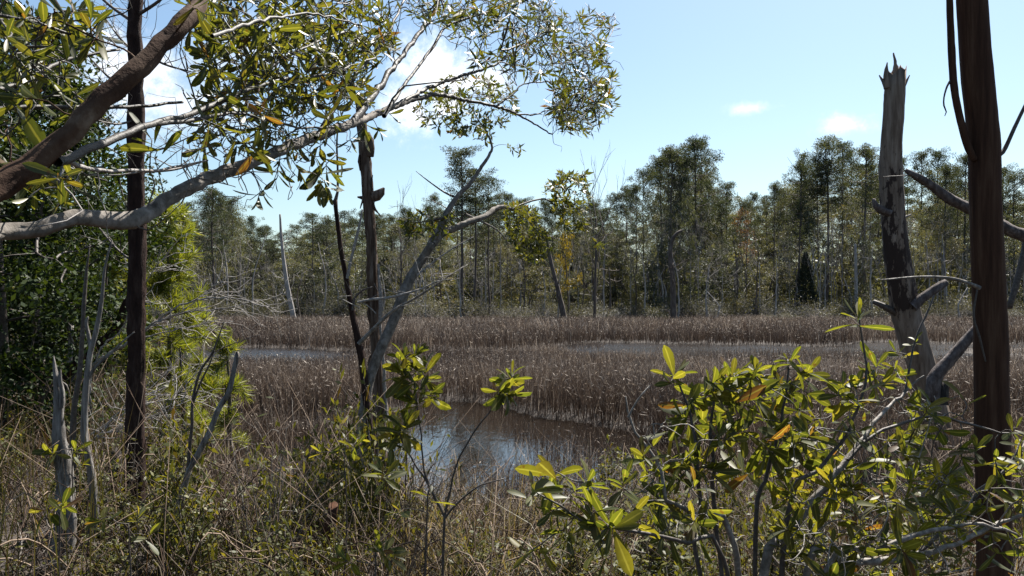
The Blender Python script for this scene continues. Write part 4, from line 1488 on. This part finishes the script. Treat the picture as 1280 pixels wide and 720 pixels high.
bay_branch(lt, PL([(640, 262, 8.2), (656, 254), (681, 249, 8.5), (698, 262), (712, 280, 8.7)]), [.012, .010, .009, .007, .004],
           tips_in(HIP, 130, 8.2, 9.0) + tips_in([(725, 285), (750, 285), (755, 312), (728, 312)], 5, 8.4, 8.8), B_TWIG, M_BAYTOP, ln=.072, n=8, kind='mid', r_base=.008, tmu=.68)
CLP = [(512, 138), (530, 120), (545, 100), (590, 92), (640, 105), (648, 140), (625, 160), (610, 180), (580, 172), (550, 165), (525, 158)]
bay_branch(lt, PL([(538, 306, 7.45), (548, 288, 7.5), (556, 272), (570, 247, 7.7), (587, 230), (604, 205), (615, 185, 8), (608, 165), (598, 150), (585, 128, 8.1)]),
           [.034, .032, .03, .025, .02, .016, .012, .009, .007, .004], tips_in(CLP, 230, 7.6, 8.6) + tips_in([(635, 170), (655, 180), (650, 196), (630, 190)], 5, 7.9, 8.2), B_LIVE, M_BAYTOP, ln=.07, n=6, kind='mid', r_base=.007, tmu=.45)
bay_branch(lt, PL([(556, 272, 7.5), (540, 275), (525, 278, 7.4)]), [.012, .009, .005], tips_in([(500, 262), (565, 270), (562, 296), (505, 294)], 60, 7.2, 7.8), B_TWIG, M_BAYTOP, ln=.065, n=7, kind='mid', tmu=.5)
bay_branch(lt, PL([(540, 250, 7.9), (560, 262), (575, 275, 7.8)]), [.004, .006, .008], [], B_TWIG, M_BAYTOP)
mbtube('branch', PL([(570, 247, 7.7), (555, 240), (535, 226), (520, 214, 7.6)]), [.012, .009, .006, .003], B_TWIG, lt, 6, .05)
mbtube('branch', PL([(582, 268, 7.75), (600, 276), (622, 288), (636, 305, 7.9)]), [.014, .011, .008, .004], B_LIVE, lt, 6, .05)
mbtube('branch', PL([(520, 345, 7.35), (545, 325), (570, 308), (592, 296, 7.5)]), [.012, .009, .007, .003], B_PALE, lt, 6, .05)
# ------------------------------------------------------------------ straight dark pine on the left
D = 6.0
b0 = base_under(168, 700, D)
pine = thing('pine_tree', 'straight dark pine trunk with scaly bark running the full height of the view', 'tree', b0)
pt, pp = mbtube('trunk', np.vstack([b0, PL([(168, 650), (170, 560), (171, 440), (171, 300), (170, 150), (169, 0), (167, -200), (164, -600), (162, -1100)], D)]),
                [.076, .069, .066, .062, .06, .056, .05, .045, .036, .02], B_DARKPINE, pine, 22, .035, .085, wob=.0035)
for (y0, x1, y1, r_, k) in ((215, 260, 200, .014, 0), (66, 130, 20, .01, 0), (60, 240, 90, .012, 0), (120, 110, 70, .012, 0), (190, 240, 170, .008, 0), (150, 120, 150, .01, 0), (330, 120, 280, .01, 0), (20, 230, -30, .014, 0), (30, 100, -30, .014, 0)):
    mb = MB()
    a, b = P(170, y0, D), P(x1, y1, D + RNG.normal(0, .3))
    p = tube(mb, [a, (a + b) / 2 + np.array((0, 0, -.03)), b], [r_, r_ * .8, r_ * .4], 6, step=.05)
    for _ in range(7):
        fork(mb, p[RNG.integers(2, len(p))], norm(b - a) + RNG.normal(0, .6, 3), .3, r_ * .35, 2, 4, .45, (1, 3), .05, .15, .7)
    mb.build('branch', B_TWIG, pine)
for i in range(16):   # living crown, above the picture
    mb, nb_ = MB(), MB()
    a = P(165, -350 - 45 * i, D)
    az = i * 2.4
    d_ = np.array((math.cos(az), math.sin(az), .35))
    ln = 1.6 * (1 - i / 24)
    tube(mb, [a, a + d_ * ln * .5, a + d_ * ln], [.02, .014, .006], 5, step=.2)
    br = mb.build('branch', B_TWIG, pine)
    for k in range(6):
        clump(nb_, a + d_ * ln * (.4 + .12 * k), .22, 60, .16, .004, tint=.3)
    nb_.build('needles', M_NEARPINE, br)

# ------------------------------------------------------------------ weathered and forked stems lower left
D = 4.8
b0 = base_under(72, 730, D)
wt = thing('dead_tree', 'weathered grey trunk with a pointed top, split and furrowed, standing in the rushes', 'dead tree', b0)
mbtube('trunk', np.vstack([b0, PL([(72, 690), (78, 640), (80, 600), (77, 570), (73, 535), (73, 500), (70, 472), (67, 445)], D)]), [.062, .06, .05, .046, .042, .034, .026, .016, .003], B_GREY, wt, 14, .04, .17)
mbtube('splinter', PL([(86, 690), (88, 650), (84, 620), (82, 600)], D - .03), [.03, .028, .02, .006], B_GREY, wt, 8, .04, .2)
mbtube('splinter', PL([(76, 510), (77, 490), (75, 472), (76, 462)], D - .02), [.016, .014, .01, .003], B_GREY, wt, 6, .03, .2)
D = 5.0
b0 = base_under(114, 720, D)
cs_ = thing('dead_sapling', 'curved grey stem rising in an S beside the weathered trunk', 'dead tree', b0)
mbtube('trunk', np.vstack([b0, PL([(113, 680), (118, 640), (115, 600), (110, 570), (105, 545), (106, 510), (109, 470), (113, 440), (121, 410), (127, 375), (131, 335), (140, 300)], D)]),
       [.026, .026, .025, .024, .022, .022, .02, .018, .016, .013, .011, .008, .004], B_GREY, cs_, 10, .04, .07)
mbtube('limb', PL([(111, 472), (120, 458), (135, 445), (152, 428), (168, 415)], D), [.012, .011, .009, .006, .003], B_GREY, cs_, 7, .04, .07)
mbtube('limb', PL([(114, 440), (112, 424), (108, 405), (110, 396)], D), [.011, .012, .011, .006], B_GREY, cs_, 7, .03, .1)
b0 = base_under(94, 700, 5.6)
d2 = thing('dead_sapling', 'dark thin stem behind the curved grey one', 'dead tree', b0)
mbtube('trunk', np.vstack([b0, PL([(91, 560), (93, 510), (99, 470), (103, 420), (105, 380), (108, 340), (112, 310)], 5.6)]), [.024, .022, .02, .018, .016, .014, .01, .004], B_TWIG, d2, 8, .05, .08)
D = 5.0
b0 = base_under(206, 730, D)
fk = thing('dead_sapling', 'forked stem with one thick broken-off arm, beside the straight dark pine', 'dead tree', b0)
mbtube('trunk', np.vstack([b0, PL([(215, 690), (222, 650), (230, 610), (237, 585)], D)]), [.022, .022, .021, .02, .018], B_STEM, fk, 9, .04, .06)
mbtube('limb', PL([(236, 588), (248, 566), (262, 540), (273, 512), (286, 490), (292, 465), (297, 442)], D), [.018, .019, .018, .017, .017, .015, .015], B_GREY, fk, 9, .03, .06, jag=.02)
mbtube('limb', PL([(235, 590), (237, 560), (240, 530), (241, 500), (250, 465), (266, 440), (280, 402)], D), [.012, .011, .010, .009, .008, .006, .003], B_TWIG, fk, 7, .03, .06)
mbtube('limb', PL([(241, 505), (250, 480), (262, 455), (268, 438)], D), [.007, .006, .005, .003], B_TWIG, fk, 6, .03, .06)
mbtube('limb', PL([(250, 566), (262, 552), (290, 550), (320, 556)], D), [.005, .004, .003, .002], B_TWIG, fk, 5, .03)
mbtube('limb', PL([(268, 440), (290, 430), (325, 418)], D), [.004, .003, .002], B_TWIG, fk, 5, .03)
D = 6.5
b0 = base_under(147, 640, D)
st_ = thing('charred_stump', 'small black pointed stump beside the straight dark pine', 'stump', b0)
mb = MB()
tube(mb, np.vstack([b0, PL([(147, 610), (147, 585), (146, 568)], D)]), [.085, .08, .07, .03], 12, step=.04, rough=.15, jag=.08)
st_o = mb.build('trunk', B_BLACK, st_)
b0 = base_under(400, 700, 5.4)
rs = thing('dead_stump', 'reddish rotten stem stub standing in the straw before the pool', 'stump', b0)
mbtube('trunk', np.vstack([b0, PL([(408, 690), (412, 660), (416, 636)], 5.4)]), [.05, .046, .04, .03], B_BROWN, rs, 10, .04, .15, jag=.06)

# dead brush: pale twigs reaching out from the left over the meadow
b0 = base_under(120, 560, 8.6)
db = thing('dead_brush', 'fan of pale bare twigs reaching out across the meadow behind the dark pine', 'dead branch', b0)
first = True
for pts, r_ in (([(112, 470, 8.4), (140, 440), (168, 424, 8.2), (200, 398), (235, 378, 8.0), (290, 372), (330, 383, 8.0)], .018), ([(150, 436, 8.3), (200, 402), (240, 390, 8.1), (285, 385), (318, 376, 8.0)], .012),
                ([(165, 425, 8.2), (205, 415), (240, 408, 8.2), (262, 402)], .009), ([(112, 470, 8.4), (130, 430), (150, 415, 8.4), (170, 372), (190, 340), (215, 310, 8.4)], .010), ([(190, 404, 8.1), (225, 390), (265, 360, 8.1), (285, 345)], .008)):
    p3 = PL(pts)
    if first:
        p3 = np.vstack([b0, p3])
    first = False
    mb = MB()
    p_ = tube(mb, p3, np.linspace(r_, r_ * .3, len(p3)), 6, .05, .05, wob=.006)
    for _ in range(11):
        c_ = p_[RNG.integers(len(p_) // 2, len(p_))]
        fork(mb, c_, np.array((RNG.normal(1.0, .35), RNG.normal(0, .4), RNG.normal(.05, .4))), .34, .0045, 1, 4, .5, (1, 2), .05, .28, .7)
    mb.build('limb', B_PALE, db)
b0 = base_under(95, 580, 6.8)
d3 = thing('dead_brush', 'fallen pale dead branch with fine twigs lying low behind the dark pine trunk', 'dead branch', b0)
first = True
for pts, r_ in (([(100, 560, 6.8), (135, 530), (165, 500, 6.9), (200, 487), (232, 466, 7.0)], .010), ([(120, 545, 6.8), (165, 510), (205, 494, 6.9), (240, 488)], .008), ([(110, 552, 6.8), (150, 535), (190, 520, 6.7), (225, 505)], .008)):
    p3 = PL(pts)
    if first:
        p3 = np.vstack([b0, p3])
    first = False
    mb = MB()
    p_ = tube(mb, p3, np.linspace(r_, r_ * .3, len(p3)), 6, .05, .05, wob=.006)
    for _ in range(15):
        fork(mb, p_[RNG.integers(2, len(p_))], np.array((RNG.normal(.7, .5), RNG.normal(0, .4), RNG.normal(.15, .35))), .36, .0045, 1, 4, .45, (1, 3), .05, .15, .7)
    mb.build('limb', B_PALE, d3)

# ------------------------------------------------------------------ dark evergreens and bright pine saplings on the left


def evergreen(px, d, h, w, n, label, leaf=.075, mat=M_HOLLY, low=.04):
    b0 = base_under(px, 560, d)
    t_ = thing('evergreen_tree', label, 'tree', b0)
    tr, cr = MB(), MB()
    top = b0 + np.array((RNG.normal(0, .2), RNG.normal(0, .2), h))
    p = tube(tr, [b0, b0 * .5 + top * .5 + RNG.normal(0, .1, 3), top], [.09, .06, .015], 8, step=.3, rough=.06)
    tips, outs = [], []
    for i in range(130):
        f = low + (1 - low) * RNG.random() ** .85
        a = RNG.random() * 6.28
        rr = w * .5 * (math.sin(math.pi * min(.95, .2 + .75 * f)) ** .6) * (.45 + .6 * RNG.random())
        tips.append(b0 + np.array((math.cos(a) * rr, math.sin(a) * rr, h * f * .97)))
    tips = np.array(tips)
    connect(tr, tips, p, .004, .02, sag=.04, step_pts=5)
    per = n // len(tips)
    for t2 in tips:
        out = norm(t2 - np.array((p[len(p) // 2][0], p[len(p) // 2][1], t2[2] - .3)))
        c = t2 + rand_dirs(per) * (RNG.random(per) ** .5)[:, None] * np.array((.42, .42, .26)) * (.6 + .7 * RNG.random())
        leaves(cr, c, rand_dirs(per) + out * .6, np.array((0, 0, 1.)) + RNG.normal(0, .5, (per, 3)), leaf * (.6 + .8 * RNG.random(per)), leaf * .27, np.clip(RNG.normal(.45, .25, per), 0, 1), 'quad')
    tr.build('trunk', B_TWIG, t_)
    cr.build('crown', mat, t_)


evergreen(10, 9.0, 4.6, 3.0, 24000, 'dark evergreen with small shiny leaves at the very edge, nearest of the three')
evergreen(48, 11.0, 3.9, 2.3, 20000, 'dark evergreen between the edge tree and the curved grey stem, shorter than its neighbours')
evergreen(30, 14.0, 7.2, 4.2, 24000, 'tall dark evergreen behind the others, reaching up into the overhanging branches', leaf=.1)
evergreen(-70, 8.0, 5.4, 3.2, 9000, 'evergreen mostly cut off by the picture edge')
evergreen(84, 15, 3.4, 2.8, 8000, 'olive-leaved evergreen under the grey limb behind the dark pine', leaf=.07, mat=M_SMALL)


def needle_sapling(px, d, ztop, w, label, tufts, ln=.22):
    b0 = base_under(px, 500, d)
    h = ztop - b0[2]
    t_ = thing('pine_sapling', label, 'pine sapling', b0)
    tr, cr = MB(), MB()
    p = tube(tr, [b0, b0 + np.array((.05, 0, h * .5)), b0 + np.array((0, 0, h))], [.05, .035, .01], 7, step=.2)
    tips = []
    for i in range(tufts):
        f = .12 + .88 * RNG.random()
        a = RNG.random() * 6.28
        rr = w * .5 * (1 - f * .75) * (.4 + .6 * RNG.random())
        tips.append(b0 + np.array((math.cos(a) * rr, math.sin(a) * rr, h * f)))
    tips = np.array(tips)
    ds_ = connect(tr, tips, p, .004, .014, sag=.0, step_pts=4)
    for q_, d_ in zip(tips, ds_):
        n = 95
        back = RNG.random(n) * .25
        dr = norm(d_ + np.array((0, 0, .45))) * .9 + rand_dirs(n) * .85
        leaves(cr, q_ - d_ * back[:, None], dr, rand_dirs(n), ln * (.7 + .5 * RNG.random(n)), .0058, np.clip(RNG.normal(.5, .25, n), 0, 1), 'quad')
    tr.build('trunk', B_TWIG, t_)
    cr.build('needles', M_NEARPINE, t_)


needle_sapling(208, 12.5, 4.1, 2.5, 'bright yellow-green young pine behind the straight dark trunk', 170)
needle_sapling(150, 13.5, 3.4, 1.8, 'bright young pine half hidden between the evergreens and the dark trunk', 70)
needle_sapling(283, 12.0, 2.0, 1.1, 'smallest young pine, low bright tuft at the marsh edge behind the broken stem', 22, .2)
needle_sapling(225, 11.0, 1.9, 1.2, 'low bushy young pine just beyond the dark trunk, below the taller one', 22, .2)

# thick dark limb and pale trunk among the evergreens
D = 9.0
b0 = base_under(70, 540, D)
ol = thing('dead_tree', 'thick dark crooked limb in the shade of the evergreens', 'dead tree', b0)
mbtube('trunk', np.vstack([b0, PL([(82, 480), (92, 458), (108, 442), (125, 430), (142, 414), (152, 395), (158, 375)], D)]), [.06, .06, .058, .055, .052, .05, .045, .035], B_DARKPINE, ol, 9, .05, .1)
b0 = base_under(86, 540, 10)
ol = thing('dead_tree', 'short pale dead trunk showing in the shade of the evergreens', 'dead tree', b0)
mbtube('trunk', np.vstack([b0, PL([(86, 470), (88, 440), (89, 408)], 10)]), [.04, .035, .032, .028], B_GREY, ol, 8, .06, .08, jag=.05)

# ------------------------------------------------------------------ overhanging tree, upper left
b0 = np.array((-2.05, 1.75, float(ground_z(-2.05, 1.75)) - .1))
ov = thing('overhanging_tree', 'leafy tree whose limbs and leaves hang over the upper half from the side', 'tree', b0)
mbtube('trunk', np.array([b0, (-1.98, 1.73, 1.6), (-1.85, 1.7, 2.3), (-1.7, 1.65, 2.6), (-1.9, 1.6, 3.2), (-2.2, 1.5, 4.4), (-2.3, 1.4, 5.6)]), [.10, .085, .075, .06, .05, .035, .015], B_RED, ov, 14, .08, .04)
T0 = np.array((-1.75, 1.66, 2.5))


def dline(x):
    """how far away the overhanging leaves hang, by bearing"""
    return np.interp(x, [0, 150, 300, 450, 550, 700, 780], [1.9, 2.3, 2.9, 3.7, 4.6, 5.8, 6.2])


def tips_over(poly, n, j=.45):
    return [P(x, y, dline(x) * (1 + RNG.normal(0, .09)) + RNG.normal(0, j * .4)) for x, y in in_poly(poly, n)]


# thick smooth limb going up across the corner
bay_branch(ov, np.vstack([T0, PL([(-120, 315, 1.5), (0, 233, 1.6), (60, 190), (130, 122, 1.75), (190, 68), (235, 22, 1.95), (270, -25), (330, -110, 2.3), (420, -220, 2.6)])]),
           [.030, .026, .0235, .023, .0225, .022, .0215, .021, .018, .012],
           tips_over([(0, 0), (130, 0), (110, 90), (60, 230), (0, 235)], 22, .2) + tips_over([(180, -60), (480, -60), (480, 20), (240, 20)], 60), B_RED, M_BAYTOP, ln=.068, n=6, wd=.13, sides=14, skip=20, r_base=.006, droop=-.1, spread=(20, 80))
# grey limb
_, p2 = bay_branch(ov, np.vstack([T0 + np.array((0, 0, .02)), PL([(-120, 310, 1.7), (0, 292, 2.0), (50, 286), (90, 272), (130, 274), (165, 275, 2.3), (200, 256), (240, 232, 2.6), (290, 212), (345, 190, 3.0), (390, 172), (440, 155, 3.6), (472, 142), (510, 126, 4.4)])]),
           [.034, .026, .022, .021, .021, .022, .023, .022, .022, .022, .021, .020, .019, .017, .015],
           [P(x, y, d) for x, y, d in ((405, 225, 3.2), (398, 235, 3.2), (408, 212, 3.3), (425, 200, 3.4), (345, 225, 3.0), (375, 215, 3.1), (410, 240, 3.2), (322, 250, 2.9), (350, 205, 3.0), (440, 180, 3.6), (190, 175, 2.3), (455, 165, 3.7), (475, 165, 3.9), (490, 145, 4.1))],
           B_LIVE, M_BAYTOP, ln=.095, n=6, wd=.14, sides=12, skip=30, droop=-.3, spread=(20, 80),
           extra=tips_over([(180, 150), (440, 100), (480, 190), (330, 270), (200, 240)], 80))

OVB = [
    # outer end of the grey limb and the sprays it carries towards the open sky
    ([(505, 128, 4.35), (545, 118, 4.7), (575, 124), (620, 133, 5.3), (650, 145), (690, 168, 5.9)], .014, .005, tips_over([(690, 100), (765, 90), (770, 130), (745, 165), (700, 165), (685, 140)], 85), B_OVER),
    ([(500, 130, 4.3), (535, 110, 4.6), (575, 95), (620, 80, 5.1), (650, 60), (690, 35, 5.6)], .013, .004, tips_over([(600, 60), (690, 10), (765, 20), (770, 80), (720, 95), (640, 95)], 105), B_OVER),
    ([(620, 133, 5.3), (640, 118), (655, 105, 5.5), (690, 102), (735, 102, 5.9)], .007, .003, tips_over([(690, 50), (765, 40), (770, 115), (700, 115)], 60), B_OVER),
    ([(645, 143, 5.5), (670, 143), (690, 137, 5.8), (730, 140, 6.0)], .006, .003, tips_over([(690, 125), (760, 110), (755, 165), (700, 165)], 34), B_OVER),
    ([(440, 155, 3.6), (480, 100, 4.0), (510, 60, 4.3), (545, 10, 4.6), (565, -50, 4.8)], .017, .008, tips_over([(480, 0), (600, 0), (590, 30), (520, 30)], 30), B_OVER),
    ([(480, 145, 3.9), (510, 100, 4.3), (540, 60, 4.6), (560, 32), (610, 15, 5.0), (660, -10, 5.3)], .012, .005, tips_over([(560, 0), (690, -30), (700, 30), (610, 90), (570, 70)], 100), B_OVER),
    ([(395, 172, 3.2), (440, 100, 3.7), (480, 50, 4.0), (505, 0, 4.3)], .011, .006, tips_over([(400, 20), (480, 0), (500, 60), (450, 130), (400, 120)], 70), B_OVER),
]
for pts, r0, r1, tips_, mat in OVB:
    bay_branch(ov, PL(pts), np.linspace(r0, r1, len(pts)), tips_, mat, M_BAYTOP, ln=.075, n=6, kind='mid', wd=.11, tmu=.5, r_base=.005, spread=(20, 85), extra=[t_ + RNG.normal(0, .06, 3) for t_ in tips_])
OVN = [
    # nearer secondary limb from the smooth one
    ([(72, 203, 1.68), (130, 178, 1.9), (190, 155, 2.1), (240, 142, 2.4), (300, 115, 2.7), (330, 90), (370, 65, 3.0), (430, 40, 3.3)], .0105, .0045, tips_over([(230, 20), (440, 10), (440, 110), (330, 130), (250, 110)], 120), B_OVER),
    ([(240, 142, 2.4), (290, 120, 2.6), (350, 100), (400, 95, 3.1), (470, 72, 3.6)], .009, .004, tips_over([(280, 60), (470, 40), (470, 130), (300, 150)], 95), B_OVER),
    ([(190, 155, 2.1), (240, 150, 2.3), (300, 142, 2.6), (380, 160, 3.0), (440, 156, 3.5)], .007, .003, tips_over([(230, 120), (430, 120), (400, 200), (250, 190)], 75), B_OVER),
    ([(265, 45, 2.0), (330, 25, 2.4), (390, 18, 2.8), (450, 30, 3.2)], .006, .003, tips_over([(250, -20), (450, -20), (460, 50), (260, 60)], 80), B_OVER),
    ([(-40, 140, 2.2), (60, 133, 2.4), (160, 134, 2.7), (228, 128, 3.0)], .009, .005, tips_over([(0, 60), (120, 90), (110, 150), (0, 180)], 12, .2), B_OVER),
    ([(-60, 140, 1.8), (40, 95, 2.2), (80, 76, 2.4), (150, 62, 2.6)], .008, .004, tips_over([(0, 20), (120, 10), (130, 60), (0, 80)], 14, .2), B_OVER),
    ([(-60, 60, 1.6), (0, 20, 1.7), (50, 28, 1.75), (90, 42, 1.8)], .005, .003, [P(88, 42, 1.8), P(70, 40, 1.8), P(60, 30, 1.75), P(30, 25, 1.7), P(40, 95, 1.7), P(20, 70, 1.7)], B_OVER),
    ([(80, 200, 1.75), (120, 212, 2.0), (200, 212, 2.4), (260, 200, 2.7)], .006, .003, tips_over([(40, 200), (120, 205), (120, 260), (30, 260)], 9, .2), B_PALE),
]
for pts, r0, r1, tips_, mat in OVN:
    bay_branch(ov, PL(pts), np.linspace(r0, r1, len(pts)), tips_, mat, M_BAYTOP, ln=.06, n=6, kind='big', wd=.13, tmu=.55, r_base=.0045, spread=(20, 90), droop=-.1, lsd=.3, extra=[t_ + RNG.normal(0, .06, 3) for t_ in tips_[:40]])
